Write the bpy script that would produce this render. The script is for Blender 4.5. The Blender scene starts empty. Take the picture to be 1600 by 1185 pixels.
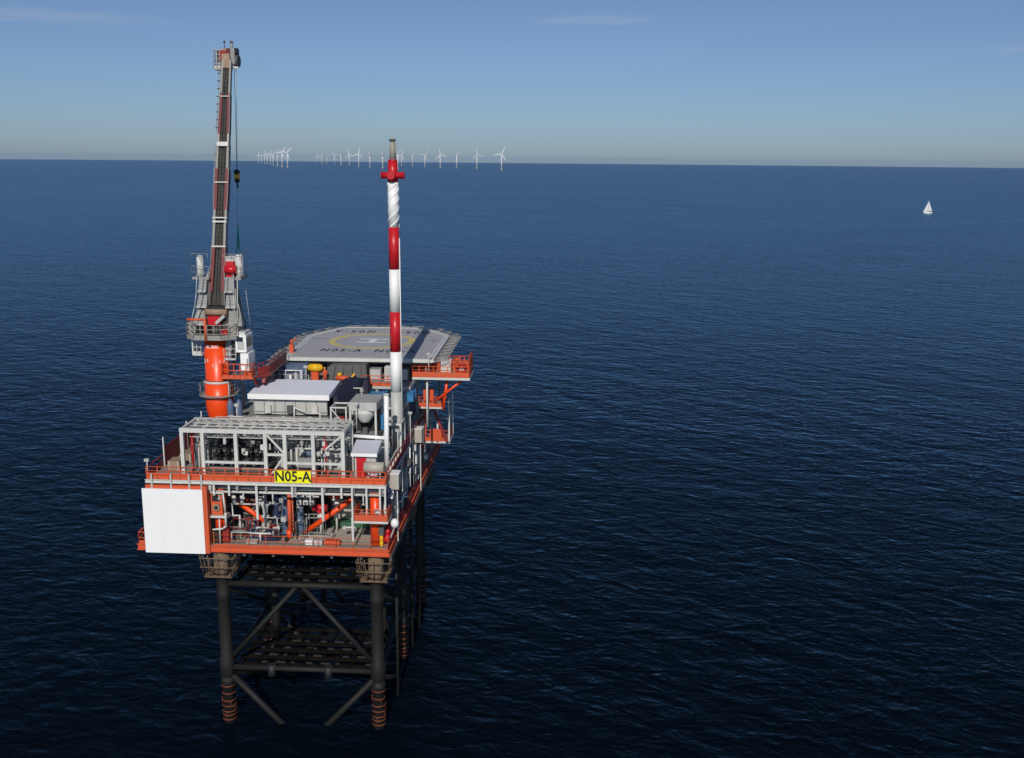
import bpy, math, random
from mathutils import Vector, Matrix
random.seed(7)
R = math.radians
S = bpy.context.scene
COL = S.collection

# ------------------------------------------------------------------ camera
YAW, PITCH, ROLL, CAM = R(3.1), R(12.15), R(0.5), Vector((0, 0, 57))
fwd = Vector((-math.sin(YAW) * math.cos(PITCH), math.cos(YAW) * math.cos(PITCH), -math.sin(PITCH)))
rt = Vector((math.cos(YAW), math.sin(YAW), 0)); up = rt.cross(fwd)
rt, up = rt * math.cos(ROLL) + up * math.sin(ROLL), up * math.cos(ROLL) - rt * math.sin(ROLL)
cd = bpy.data.cameras.new('camera'); cam = bpy.data.objects.new('camera', cd); COL.objects.link(cam)
cd.sensor_width = 36; cd.lens = 36; cd.clip_start = 1; cd.clip_end = 120000
cam.matrix_world = Matrix(((rt.x, up.x, -fwd.x, CAM.x), (rt.y, up.y, -fwd.y, CAM.y), (rt.z, up.z, -fwd.z, CAM.z), (0, 0, 0, 1)))
S.camera = cam

# ------------------------------------------------------------------ sky, sun, exposure
SUN_EL = R(33); SUN_AZ = R(178)          # sun stands behind the camera
W = bpy.data.worlds.new('World'); S.world = W; W.use_nodes = True
wt = W.node_tree; wt.nodes.clear()
def wn(t, **k):
    n = wt.nodes.new(t)
    for a, b in k.items(): setattr(n, a, b)
    return n
sky = wn('ShaderNodeTexSky', sky_type='NISHITA', sun_disc=False, sun_elevation=SUN_EL, sun_rotation=SUN_AZ,
         altitude=0, air_density=.8, dust_density=.42, ozone_density=10.0)
bg = wn('ShaderNodeBackground'); wo = wn('ShaderNodeOutputWorld')
bg.inputs['Strength'].default_value = 0.069
# thin cirrus streaks, placed by their direction in the sky
tc = wn('ShaderNodeTexCoord')
def cirrus(az, el, waz, wel, seed):
    """a soft elongated wisp around azimuth az (deg, right of +Y) and elevation el"""
    d = Vector((math.sin(R(az)) * math.cos(R(el)), math.cos(R(az)) * math.cos(R(el)), math.sin(R(el))))
    e1 = Vector((math.cos(R(az)), -math.sin(R(az)), 0)); e2 = e1.cross(d)
    if e2.z < 0: e2 = -e2
    def dot(v):
        n = wn('ShaderNodeVectorMath', operation='DOT_PRODUCT'); wt.links.new(tc.outputs['Generated'], n.inputs[0]); n.inputs[1].default_value = v; return n.outputs['Value']
    def ma(op, a, b):
        n = wn('ShaderNodeMath', operation=op)
        for i, x in enumerate((a, b)):
            if isinstance(x, (int, float)): n.inputs[i].default_value = x
            else: wt.links.new(x, n.inputs[i])
        return n.outputs[0]
    u = ma('DIVIDE', dot(e1), math.sin(R(waz))); v = ma('DIVIDE', ma('SUBTRACT', dot(e2), 0), math.sin(R(wel)))
    nz = wn('ShaderNodeTexNoise'); nz.inputs['Scale'].default_value = 1.0; nz.inputs['Detail'].default_value = 5
    cx = wn('ShaderNodeCombineXYZ'); wt.links.new(ma('MULTIPLY', u, 2.2), cx.inputs[0]); wt.links.new(ma('MULTIPLY', v, 1.6), cx.inputs[1]); cx.inputs[2].default_value = seed
    wt.links.new(cx.outputs[0], nz.inputs['Vector'])
    vv = ma('ADD', v, ma('MULTIPLY', ma('SUBTRACT', nz.outputs['Fac'], 0.5), 2.0))
    r2 = ma('ADD', ma('MULTIPLY', u, u), ma('MULTIPLY', vv, vv))
    m = wn('ShaderNodeMapRange', interpolation_type='SMOOTHSTEP'); wt.links.new(r2, m.inputs['Value'])
    m.inputs['From Min'].default_value = 0; m.inputs['From Max'].default_value = 1; m.inputs['To Min'].default_value = 1; m.inputs['To Max'].default_value = 0
    front = ma('GREATER_THAN', dot(d), 0.5)
    return ma('MULTIPLY', ma('MULTIPLY', m.outputs[0], front), ma('ADD', nz.outputs['Fac'], 0.1))
hsv = wn('ShaderNodeHueSaturation'); hsv.inputs['Saturation'].default_value = .87; hsv.inputs['Value'].default_value = 1.0
wt.links.new(sky.outputs[0], hsv.inputs['Color'])
tint = wn('ShaderNodeMix', data_type='RGBA', blend_type='MULTIPLY'); tint.inputs['Factor'].default_value = 1; tint.inputs['B'].default_value = (.99, .98, .97, 1)
wt.links.new(hsv.outputs[0], tint.inputs['A']); cur = tint.outputs['Result']
for az, el, wa, we, sd, amt in ((1.2, 7.2, 4.2, 0.33, 3, .32), (-27.5, 6.6, 8.0, 0.42, 9, .28), (22.5, 5.4, 2.6, 0.35, 5, .2)):
    mx = wn('ShaderNodeMix', data_type='RGBA')
    f = wn('ShaderNodeMath', operation='MULTIPLY'); wt.links.new(cirrus(az, el, wa, we, sd), f.inputs[0]); f.inputs[1].default_value = amt
    wt.links.new(f.outputs[0], mx.inputs['Factor']); wt.links.new(cur, mx.inputs['A']); mx.inputs['B'].default_value = (6.2, 6.6, 7.4, 1)
    cur = mx.outputs['Result']
wt.links.new(cur, bg.inputs['Color']); wt.links.new(bg.outputs[0], wo.inputs['Surface'])

sl = bpy.data.lights.new('sun', 'SUN'); sl.energy = 3.4; sl.angle = R(0.5); sl.color = (1.0, 0.95, 0.87)
so = bpy.data.objects.new('sun', sl); COL.objects.link(so)
sd_ = Vector((math.sin(SUN_AZ) * math.cos(SUN_EL), math.cos(SUN_AZ) * math.cos(SUN_EL), math.sin(SUN_EL)))
so.rotation_euler = (-sd_).to_track_quat('-Z', 'Y').to_euler(); so.location = (0, 0, 200)
S.view_settings.view_transform = 'Standard'; S.view_settings.look = 'None'
S.view_settings.exposure = 0; S.view_settings.gamma = 1

# ------------------------------------------------------------------ materials
M = {}
def paint(name, col, rough=.5, grime=.25, gcol=None, scale=.6, spec=.4, streak=True):
    m = bpy.data.materials.new(name); m.use_nodes = True; nt = m.node_tree; b = nt.nodes['Principled BSDF']
    b.inputs['Roughness'].default_value = rough; b.inputs['Specular IOR Level'].default_value = spec
    g = nt.nodes.new('ShaderNodeNewGeometry'); mp = nt.nodes.new('ShaderNodeMapping')
    mp.inputs['Scale'].default_value = (2.2, 2.2, .35) if streak else (1, 1, 1)
    nz = nt.nodes.new('ShaderNodeTexNoise'); nz.inputs['Scale'].default_value = scale; nz.inputs['Detail'].default_value = 6; nz.inputs['Roughness'].default_value = .65
    rmp = nt.nodes.new('ShaderNodeMapRange'); rmp.inputs['From Min'].default_value = .42; rmp.inputs['From Max'].default_value = .75; rmp.inputs['To Max'].default_value = grime
    mx = nt.nodes.new('ShaderNodeMix'); mx.data_type = 'RGBA'
    mx.inputs['A'].default_value = (*col, 1)
    gc = gcol or (col[0] * .45 + .02, col[1] * .42 + .012, col[2] * .4 + .006)
    mx.inputs['B'].default_value = (*gc, 1)
    L = nt.links.new
    L(g.outputs['Position'], mp.inputs['Vector']); L(mp.outputs[0], nz.inputs['Vector']); L(nz.outputs['Fac'], rmp.inputs['Value'])
    L(rmp.outputs[0], mx.inputs['Factor']); L(mx.outputs['Result'], b.inputs['Base Color'])
    M[name] = m; return m
paint('orange', (.62, .085, .022), .55, .6, (.34, .10, .06), 1.1)
paint('crane_orange', (.80, .065, .008), .35, .12)
paint('red', (.50, .012, .018), .35, .15)
paint('deep_red', (.25, .02, .016), .5, .35)
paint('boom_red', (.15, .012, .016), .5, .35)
paint('crane_grey', (.29, .28, .255), .55, .4)
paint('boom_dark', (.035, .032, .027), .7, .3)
paint('boom_grey', (.27, .265, .24), .55, .35)
paint('machinery_brown', (.07, .055, .045), .6, .4)
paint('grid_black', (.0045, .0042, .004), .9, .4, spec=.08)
paint('clamp_grey', (.028, .028, .027), .7, .4, spec=.2)
paint('cage_brown', (.17, .12, .08), .75, .5, spec=.2)
paint('white', (.80, .79, .76), .4, .10)
paint('panel_white', (.80, .79, .775), .6, .05, (.70, .69, .67))
paint('grey', (.46, .455, .43), .5, .35)
paint('light_grey', (.58, .57, .53), .5, .3)
paint('mid_grey', (.27, .275, .27), .55, .4)
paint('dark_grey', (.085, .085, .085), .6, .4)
paint('black', (.018, .018, .02), .6, .3)
paint('jacket', (.0155, .0145, .0135), .65, .5, (.007, .0065, .006), .9, spec=.25)  # dark coat, deepened further: shade over the jacket put into the colour
paint('tan', (.30, .21, .14), .7, .5)
paint('dim_orange_band', (.14, .030, .010), .7, .5, (.06, .02, .01), 1.4)  # orange leg bands, dimmed in the colour to carry the same shade
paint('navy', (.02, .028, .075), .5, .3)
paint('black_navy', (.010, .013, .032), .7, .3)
paint('slate', (.09, .13, .21), .5, .35)
paint('blue', (.03, .20, .42), .5, .2)
paint('green', (.035, .12, .06), .6, .3)
paint('beige', (.42, .38, .32), .5, .3)
paint('yellow', (.75, .42, .01), .45, .15)
paint('sign_yellow', (.85, .80, .01), .4, .05)
paint('sign_black', (.02, .02, .015), .5, .05)
paint('floor_brown', (.29, .255, .215), .8, .55, (.15, .13, .11), .5, streak=False)
paint('floor_grey', (.24, .25, .235), .8, .5, (.12, .12, .11), .5, streak=False)
paint('heli_grey', (.36, .355, .365), .8, .35, (.29, .285, .285), .25, streak=False)
paint('mark_yellow', (.60, .48, .12), .7, .8, (.40, .375, .30), 1.2, streak=False)
paint('mark_white', (.70, .70, .70), .7, .3, (.45, .45, .45), 1.2, streak=False)
paint('mark_black', (.025, .025, .028), .7, .3, (.12, .12, .12), 1.6, streak=False)
paint('roof_white', (.72, .74, .80), .45, .1)
paint('roof_lavender', (.50, .51, .58), .45, .15)
paint('teal', (.02, .35, .27), .7, .2)
paint('turbine_white', (.60, .61, .63), .5, .03)
paint('hazed_yellow', (.36, .36, .30), .5, .1)  # yellow faded towards grey: distance haze put into the colour
paint('sail', (.62, .63, .63), .8, .05)
paint('glass', (.02, .025, .03), .08, .05, spec=.6)
paint('rope', (.35, .35, .34), .7, .1)
paint('tip_metal', (.36, .35, .28), .5, .3)

# ------------------------------------------------------------------ mesh builder
def perp(d):
    d = Vector(d).normalized()
    a = Vector((0, 0, 1)) if abs(d.z) < .9 else Vector((0, 1, 0))
    u = d.cross(a).normalized(); return u, u.cross(d).normalized()
class MB:
    def __init__(s): s.v = []; s.f = []; s.m = []; s.sm = []; s.mats = []
    def mi(s, m):
        if m not in s.mats: s.mats.append(m)
        return s.mats.index(m)
    def face(s, ids, m, smooth=False): s.f.append(ids); s.m.append(s.mi(m)); s.sm.append(smooth)
    def hexa(s, P, m):
        b = len(s.v); s.v += [tuple(p) for p in P]
        for q in ((3, 2, 1, 0), (4, 5, 6, 7), (0, 1, 5, 4), (1, 2, 6, 5), (2, 3, 7, 6), (3, 0, 4, 7)): s.face([b + i for i in q], m)
        return s
    def box(s, x0, x1, y0, y1, z0, z1, m):
        return s.hexa([(x0, y0, z0), (x1, y0, z0), (x1, y1, z0), (x0, y1, z0), (x0, y0, z1), (x1, y0, z1), (x1, y1, z1), (x0, y1, z1)], m)
    def bar(s, p, q, w, h, m, side=None):
        """rectangular beam p->q, w across (side), h along the other normal"""
        p, q = Vector(p), Vector(q); d = (q - p).normalized()
        if side is None: u, v = perp(d)
        else:
            u = Vector(side); u = (u - d * u.dot(d)).normalized(); v = u.cross(d)
        u = u * w / 2; v = v * h / 2
        return s.hexa([p - u - v, p + u - v, p + u + v, p - u + v, q - u - v, q + u - v, q + u + v, q - u + v], m)
    def tube(s, p, q, r, m, seg=8, r2=None):
        p, q = Vector(p), Vector(q); u, v = perp(q - p); r2 = r if r2 is None else r2; b = len(s.v)
        for c, rr in ((p, r), (q, r2)):
            for i in range(seg):
                a = 2 * math.pi * i / seg; s.v.append(tuple(c + u * math.cos(a) * rr + v * math.sin(a) * rr))
        for i in range(seg):
            j = (i + 1) % seg; s.face([b + i, b + j, b + seg + j, b + seg + i], m, True)
        s.face([b + i for i in range(seg)][::-1], m); s.face([b + seg + i for i in range(seg)], m)
        return s
    def path(s, pts, r, m, seg=8):
        for a, c in zip(pts, pts[1:]): s.tube(a, c, r, m, seg)
        for p in pts[1:-1]: s.ball(p, r * 1.02, m, seg)
        return s
    def ball(s, c, r, m, seg=8, rings=4, sz=1.0):
        c = Vector(c); prof = [(math.sin(math.pi * k / rings) * r + 1e-4, -math.cos(math.pi * k / rings) * r * sz) for k in range(rings + 1)]
        return s.lathe(c.x, c.y, [(a, c.z + z) for a, z in prof], m, seg)
    def lathe(s, cx, cy, prof, m, seg=16, caps=True):
        """prof: list of (r, z) or (r, z, material of the band above)"""
        b = len(s.v)
        for k in prof:
            for i in range(seg):
                a = 2 * math.pi * i / seg; s.v.append((cx + math.cos(a) * k[0], cy + math.sin(a) * k[0], k[1]))
        for k in range(len(prof) - 1):
            mm = prof[k][2] if len(prof[k]) > 2 else m
            for i in range(seg):
                j = (i + 1) % seg; s.face([b + k * seg + i, b + k * seg + j, b + (k + 1) * seg + j, b + (k + 1) * seg + i], mm, True)
        if caps:
            s.face([b + i for i in range(seg)][::-1], m); e = b + (len(prof) - 1) * seg; s.face([e + i for i in range(seg)], m)
        return s
    def prism(s, poly, z0, z1, mt, ms=None, mb=None):
        b = len(s.v); n = len(poly); ms = ms or mt; mb = mb or ms
        s.v += [(x, y, z0) for x, y in poly] + [(x, y, z1) for x, y in poly]
        s.face([b + i for i in range(n)][::-1], mb); s.face([b + n + i for i in range(n)], mt)
        for i in range(n):
            j = (i + 1) % n; s.face([b + i, b + j, b + n + j, b + n + i], ms)
        return s
    def ring(s, cx, cy, r0, r1, z0, z1, m, seg=32, a0=0, a1=360):
        """flat annulus with thickness"""
        b = len(s.v); full = a1 - a0 >= 360; n = seg if full else seg + 1
        for i in range(n):
            a = R(a0 + (a1 - a0) * i / seg); c, q = math.cos(a), math.sin(a)
            s.v += [(cx + c * r0, cy + q * r0, z0), (cx + c * r1, cy + q * r1, z0), (cx + c * r1, cy + q * r1, z1), (cx + c * r0, cy + q * r0, z1)]
        for i in range(seg):
            j = (i + 1) % n
            for k in range(4):
                l = (k + 1) % 4; s.face([b + 4 * i + k, b + 4 * i + l, b + 4 * j + l, b + 4 * j + k][::-1], m)
        return s
    def rail(s, pts, m, h=1.15, toe=.2, step=1.5, r=.035, mids=2, close=False, toe_m=None):
        pts = [Vector(p) for p in pts]
        if close: pts = pts + [pts[0]]
        for a, c in zip(pts, pts[1:]):
            L = (c - a).length; n = max(1, round(L / step)); Z = Vector((0, 0, 1))
            for k in range(mids): s.tube(a + Z * h * (k + 1) / mids, c + Z * h * (k + 1) / mids, r, m, 5)
            for i in range(n + 1):
                p = a + (c - a) * i / n; s.tube(p, p + Z * h, r, m, 5)
            if toe: s.bar(a + Z * toe / 2, c + Z * toe / 2, .03, toe, toe_m or m, side=(c - a).cross(Z))
        return s
    def build(s, name, parent=None, loc=None, z=None):
        o0 = Vector(parent_origin(parent)) if parent else Vector(loc if loc else (0, 0, 0))
        me = bpy.data.meshes.new(name)
        me.from_pydata([(x - o0.x, y - o0.y, zz - o0.z) for x, y, zz in s.v], [], s.f)
        for k in s.mats: me.materials.append(M[k])
        me.polygons.foreach_set('material_index', s.m); me.polygons.foreach_set('use_smooth', s.sm); me.update()
        o = bpy.data.objects.new(name, me); COL.objects.link(o)
        if parent: o.parent = parent
        else: o.location = o0
        return o
def parent_origin(p):
    v = Vector((0, 0, 0))
    while p: v = v + p.location; p = p.parent
    return v
def tag(o, label=None, cat=None, group=None, kind=None):
    if label: o['label'] = label
    if cat: o['category'] = cat
    if group: o['group'] = group
    if kind: o['kind'] = kind
    return o
def thing(name, label, cat, loc, group=None):
    o = bpy.data.objects.new(name, None); COL.objects.link(o); o.location = loc; o.empty_display_size = .5
    return tag(o, label, cat, group)
def copy_tree(o, loc=None, label=None, parent=None, rz=None):
    c = o.copy(); COL.objects.link(c)
    if parent: c.parent = parent
    if loc is not None: c.location = loc
    if rz is not None: c.rotation_euler = (0, 0, rz)
    if label: c['label'] = label
    for ch in list(o.children): copy_tree(ch, parent=c)
    return c
def text_mesh(name, s, size, mat, parent, loc, rot, sx=1.0, spacing=1.0, extrude=.01, bold=0.0):
    cu = bpy.data.curves.new(name, 'FONT'); cu.body = s; cu.size = size; cu.align_x = 'CENTER'; cu.align_y = 'CENTER'
    cu.extrude = extrude; cu.space_character = spacing; cu.offset = bold; cu.resolution_u = 3
    t = bpy.data.objects.new('tmp', cu); COL.objects.link(t)
    me = bpy.data.meshes.new_from_object(t.evaluated_get(bpy.context.evaluated_depsgraph_get()))
    bpy.data.objects.remove(t); bpy.data.curves.remove(cu)
    me.materials.clear(); me.materials.append(M[mat])
    mat4 = Matrix.Translation(Vector(loc) - parent_origin(parent)) @ rot.to_4x4() @ Matrix.Diagonal((sx, 1, 1, 1))
    me.transform(mat4)
    o = bpy.data.objects.new(name, me); COL.objects.link(o); o.parent = parent
    return o

# ------------------------------------------------------------------ sea (follows the earth's curve to the horizon)
ER = 6.371e6
def sea_z(x, y): return -(x * x + y * y) / (2 * ER)
rad = [0.0]; r = 20.0
while r < 33000: rad.append(r); r *= 1.045
rad.append(33000)
NS = 256; sv = [(0, 0, 0)]; sf = []
for rr in rad[1:]:
    for i in range(NS):
        a = 2 * math.pi * i / NS; x, y = rr * math.cos(a), rr * math.sin(a); sv.append((x, y, sea_z(x, y)))
for i in range(NS): sf.append((0, 1 + i, 1 + (i + 1) % NS))
for k in range(len(rad) - 2):
    b = 1 + k * NS
    for i in range(NS):
        j = (i + 1) % NS; sf.append((b + i, b + NS + i, b + NS + j, b + j))
me = bpy.data.meshes.new('sea'); me.from_pydata(sv, [], sf); me.polygons.foreach_set('use_smooth', [True] * len(sf)); me.update()
sea = bpy.data.objects.new('sea', me); COL.objects.link(sea); sea['kind'] = 'structure'
def sea_material():
    m = bpy.data.materials.new('sea_water'); m.use_nodes = True; nt = m.node_tree; L = nt.links.new
    nt.nodes.remove(nt.nodes['Principled BSDF'])
    body = nt.nodes.new('ShaderNodeBsdfDiffuse'); gl = nt.nodes.new('ShaderNodeBsdfGlossy'); fr = nt.nodes.new('ShaderNodeFresnel'); ms = nt.nodes.new('ShaderNodeMixShader')
    gl.inputs['Roughness'].default_value = .36; gl.inputs['Color'].default_value = (.51, .79, .99, 1); fr.inputs['IOR'].default_value = 1.13
    L(fr.outputs[0], ms.inputs[0]); L(body.outputs[0], ms.inputs[1]); L(gl.outputs[0], ms.inputs[2]); L(ms.outputs[0], nt.nodes['Material Output'].inputs['Surface'])
    g = nt.nodes.new('ShaderNodeNewGeometry')
    def noise(scale, rot, sx, sy, detail, rough, dist=0.0, off=0.0, d=(0, 0)):
        mp = nt.nodes.new('ShaderNodeMapping'); mp.vector_type = 'TEXTURE'
        mp.inputs['Rotation'].default_value = (0, 0, R(rot)); mp.inputs['Scale'].default_value = (sx, sy, 1); mp.inputs['Location'].default_value = (off + d[0], off * .7 + d[1], 0)
        n = nt.nodes.new('ShaderNodeTexNoise'); n.inputs['Scale'].default_value = scale; n.inputs['Detail'].default_value = detail
        n.inputs['Roughness'].default_value = rough; n.inputs['Distortion'].default_value = dist
        L(g.outputs['Position'], mp.inputs['Vector']); L(mp.outputs[0], n.inputs['Vector']); return n.outputs['Fac']
    def ma(op, a, c):
        n = nt.nodes.new('ShaderNodeMath'); n.operation = op
        for i, x in enumerate((a, c)):
            if isinstance(x, (int, float)): n.inputs[i].default_value = x
            else: L(x, n.inputs[i])
        return n.outputs[0]
    # wave height: long crests from far left to near right, shorter chop across them.
    # the slope is a finite difference of that height over 0.25 m, so far waves keep their steepness
    def height(d):
        h = ma('MULTIPLY', noise(.085, -42, 2.0, 1, 2, .5, .6, 0, d), SW[0])
        for amp, args in ((SW[1], (.26, -36, 1.8, 1, 3, .55, .8, 37)), (SW[2], (.38, 4, 2.0, 1, 3, .55, .8, 91)), (SW[3], (1.1, -25, 1.6, 1, 3, .6, .4, 11))):
            h = ma('ADD', h, ma('MULTIPLY', noise(*args, d), amp))
        return h
    def stretch(x, a, c):
        n = nt.nodes.new('ShaderNodeMapRange'); L(x, n.inputs['Value']); n.inputs['From Min'].default_value = .35; n.inputs['From Max'].default_value = .65; n.inputs['To Min'].default_value = a; n.inputs['To Max'].default_value = c; return n.outputs[0]
    gust = ma('MULTIPLY', stretch(noise(.018, -20, 2.2, 1, 3, .55, .6, 200), .85, 1.12), stretch(noise(.0035, 12, 3.0, 1, 3, .5, .5, 900), .92, 1.08))
    E_ = .25; h0 = height((0, 0)); hx = height((-E_, 0)); hy = height((0, -E_))
    cv = nt.nodes.new('ShaderNodeCombineXYZ'); L(ma('MULTIPLY', ma('MULTIPLY', ma('SUBTRACT', h0, hx), 1 / E_), gust), cv.inputs[0]); L(ma('MULTIPLY', ma('MULTIPLY', ma('SUBTRACT', h0, hy), 1 / E_), gust), cv.inputs[1])
    ad = nt.nodes.new('ShaderNodeVectorMath'); ad.operation = 'ADD'; L(cv.outputs[0], ad.inputs[0]); L(g.outputs['Normal'], ad.inputs[1])
    no = nt.nodes.new('ShaderNodeVectorMath'); no.operation = 'NORMALIZE'; L(ad.outputs[0], no.inputs[0]); [L(no.outputs[0], q.inputs['Normal']) for q in (gl, fr)]
    # water body colour, with broad patches of clearer and murkier water
    pt = noise(.006, 20, 2.5, 1, 3, .5, 0, 5)
    mx = nt.nodes.new('ShaderNodeMix'); mx.data_type = 'RGBA'; mx.inputs['A'].default_value = (.0010, .0030, .0058, 1); mx.inputs['B'].default_value = (.0014, .0040, .0076, 1)
    L(pt, mx.inputs['Factor']); L(mx.outputs['Result'], body.inputs['Color'])
    return m
SW = (.6, .45, .40, .165)
sea.data.materials.append(sea_material())
#@@PART2
# ------------------------------------------------------------------ the platform: jacket, decks, railings, walkways
XL, XR, Y0, Y1 = -41.0, -17.0, 93.0, 133.0
LX, RX = -33.9, -18.4                     # jacket leg lines
PL = thing('offshore_platform', 'six-legged offshore platform with orange-edged decks standing on a dark steel jacket', 'offshore platform', (-29, 110, 0))
for x in (LX, RX):
    for y in (94.2, 109.2, 124.2):
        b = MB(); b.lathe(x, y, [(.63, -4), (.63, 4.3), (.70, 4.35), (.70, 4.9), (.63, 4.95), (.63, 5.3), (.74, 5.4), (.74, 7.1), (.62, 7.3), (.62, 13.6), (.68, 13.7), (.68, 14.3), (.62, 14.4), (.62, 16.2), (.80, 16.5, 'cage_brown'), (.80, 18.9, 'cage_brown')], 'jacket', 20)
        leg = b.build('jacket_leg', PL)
        b = MB()
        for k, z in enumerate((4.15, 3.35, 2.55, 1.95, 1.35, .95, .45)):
            b.lathe(x, y, [(.66, z - .06), (.70, z - .03), (.70, z + .05), (.66, z + .08)], 'dim_orange_band', 20, caps=False)
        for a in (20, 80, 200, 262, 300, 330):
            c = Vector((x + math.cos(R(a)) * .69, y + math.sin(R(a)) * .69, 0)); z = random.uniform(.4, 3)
            b.tube(c + Vector((0, 0, z)), c + Vector((0, 0, z + .8)), .04, 'dim_orange_band', 5)
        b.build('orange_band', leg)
        # access cage round the leg top
        b = MB()
        for z, hw in ((16.45, 1.35), (17.5, 1.6), (18.45, 1.65)):
            P = [(x - hw, y - hw, z), (x + hw, y - hw, z), (x + hw, y + hw, z), (x - hw, y + hw, z)]
            for i in range(4): b.tube(P[i], P[(i + 1) % 4], .06, 'cage_brown', 5)
            if z < 17: b.box(x - hw, x + hw, y - hw, y - .8, z - .12, z - .04, 'cage_brown'); b.box(x - hw, x + hw, y + .8, y + hw, z - .12, z - .04, 'cage_brown'); b.box(x - hw, x - .8, y - .8, y + .8, z - .12, z - .04, 'cage_brown'); b.box(x + .8, x + hw, y - .8, y + .8, z - .12, z - .04, 'cage_brown')
        for i in range(-2, 3):
            for sx, sy in ((i / 2, -1), (i / 2, 1), (-1, i / 2), (1, i / 2)):
                b.tube((x + sx * 1.35, y + sy * 1.35, 16.45), (x + sx * 1.65, y + sy * 1.65, 18.8), .05, 'cage_brown', 5)
        b.build('access_cage', PL)
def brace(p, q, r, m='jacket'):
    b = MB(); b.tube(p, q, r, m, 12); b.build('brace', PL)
YS = (94.2, 109.2, 124.2); MX = (LX + RX) / 2
for y in YS:
    brace((LX, y, 15.2), (RX, y, 15.2), .30); brace((LX, y, 6.1), (RX, y, 6.1), .27)
    brace((MX - .35, y, 15.0), (LX, y, 6.6), .23); brace((MX + .35, y, 15.0), (RX, y, 6.6), .23)
    brace((LX, y, 5.7), (MX, y, -2.6), .30); brace((RX, y, 5.7), (MX, y, -2.6), .30)
    b = MB()
    for x in (-29.3, -23.5): b = MB(); b.lathe(x, y, [(.42, 5.3), (.42, 6.5)], 'black', 12); b.build('pipe_stub', PL)
for x in (LX, RX):
    for ya, yb in zip(YS, YS[1:]):
        brace((x, ya, 15.2), (x, yb, 15.2), .28); brace((x, ya, 6.1), (x, yb, 6.1), .26)
        brace((x, ya, 14.8), (x, yb, 6.5), .24); brace((x, ya, 5.6), (x, yb, -2.6), .28)
# horizontal conductor frames at two levels
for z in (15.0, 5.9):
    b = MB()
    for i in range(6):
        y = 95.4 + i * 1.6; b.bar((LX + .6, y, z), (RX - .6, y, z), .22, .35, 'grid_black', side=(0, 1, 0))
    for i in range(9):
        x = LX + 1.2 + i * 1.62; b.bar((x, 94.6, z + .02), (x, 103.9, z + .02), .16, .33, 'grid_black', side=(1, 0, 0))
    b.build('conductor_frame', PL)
    for j in range(4):                     # walkway and pipe clamps in rows along the frames
        for i in range(9):
            if (i * 5 + j * 3) % 7 == 0: continue
            b = MB(); x, y = LX + 1.6 + i * 1.55 + .35 * (j % 2), 95.45 + j * 1.6; b.box(x, x + .35 + .3 * ((i + j) % 3), y - .08, y + .08, z + .12, z + .32, 'clamp_grey'); b.build('clamp', PL)
    for j in range(3):
        b = MB(); b.tube((LX + .8, 96.2 + j * 1.6, z + .25), (RX - .8, 96.2 + j * 1.6, z + .25), .11, 'grid_black', 8); b.build('frame_pipe', PL)
# riser pipes and a caisson hanging below the decks
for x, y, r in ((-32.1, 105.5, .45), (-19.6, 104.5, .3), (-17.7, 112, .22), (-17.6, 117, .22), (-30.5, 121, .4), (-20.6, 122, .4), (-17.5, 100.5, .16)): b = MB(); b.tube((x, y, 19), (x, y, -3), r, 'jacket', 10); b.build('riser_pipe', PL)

# --- lower deck (its top at z 19.72)
b = MB(); b.prism([(-41.8, Y0), (-16.9, Y0), (-16.9, Y1), (-41.0, Y1), (-41.0, 97), (-41.8, 97)], 19.0, 19.62, 'floor_brown', 'orange', 'black')
b.bar((-41.85, Y0 - .06, 19.05), (-16.85, Y0 - .06, 19.05), .14, .10, 'orange', side=(0, 1, 0)); b.bar((-41.85, Y0 - .06, 19.6), (-16.85, Y0 - .06, 19.6), .14, .10, 'orange', side=(0, 1, 0))
b.bar((-16.84, Y0, 19.05), (-16.84, Y1, 19.05), .14, .10, 'orange', side=(1, 0, 0)); b.bar((-16.84, Y0, 19.6), (-16.84, Y1, 19.6), .14, .10, 'orange', side=(1, 0, 0))
for i in range(9): b.bar((-40 + i * 2.9, Y0 + .3, 18.75), (-40 + i * 2.9, Y1 - .3, 18.75), .25, .48, 'dark_grey', side=(1, 0, 0))
for i in range(8): b.bar((-40.8, 94.2 + i * 5, 18.7), (-17.1, 94.2 + i * 5, 18.7), .3, .56, 'dark_grey', side=(0, 1, 0))
b.build('lower_deck', PL)
b = MB(); b.box(-27.2, -17.6, 94.4, 98.4, 19.64, 19.70, 'beige'); b.box(-23.9, -19.6, 98.9, 100.6, 19.64, 20.2, 'green'); b.box(-34, -27.6, 96.5, 100, 19.64, 19.69, 'floor_grey'); b.build('floor_plate', PL)
b = MB(); b.rail([(-41.7, 97, 19.62), (-41.7, 93.1, 19.62), (-41.0, 93.1, 19.62)], 'orange', toe=.3, r=.05); b.build('railing', PL)
b = MB(); b.rail([(-34.2, 93.15, 19.62), (-17.0, 93.15, 19.62)], 'orange', h=1.1, toe=.12, step=1.7, r=.028); b.build('railing', PL)
b = MB(); b.rail([(-16.95, 93.15, 19.62), (-16.95, 132.9, 19.62)], 'deep_red', toe=.45, step=1.8, r=.05); b.build('railing', PL)  # orange rail with the right side's shade put into its colour
b = MB(); b.rail([(-41.0, 97, 19.62), (-41.0, 132.9, 19.62), (-17, 132.9, 19.62)], 'orange', toe=.3, step=2, r=.05); b.build('railing', PL)

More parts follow.
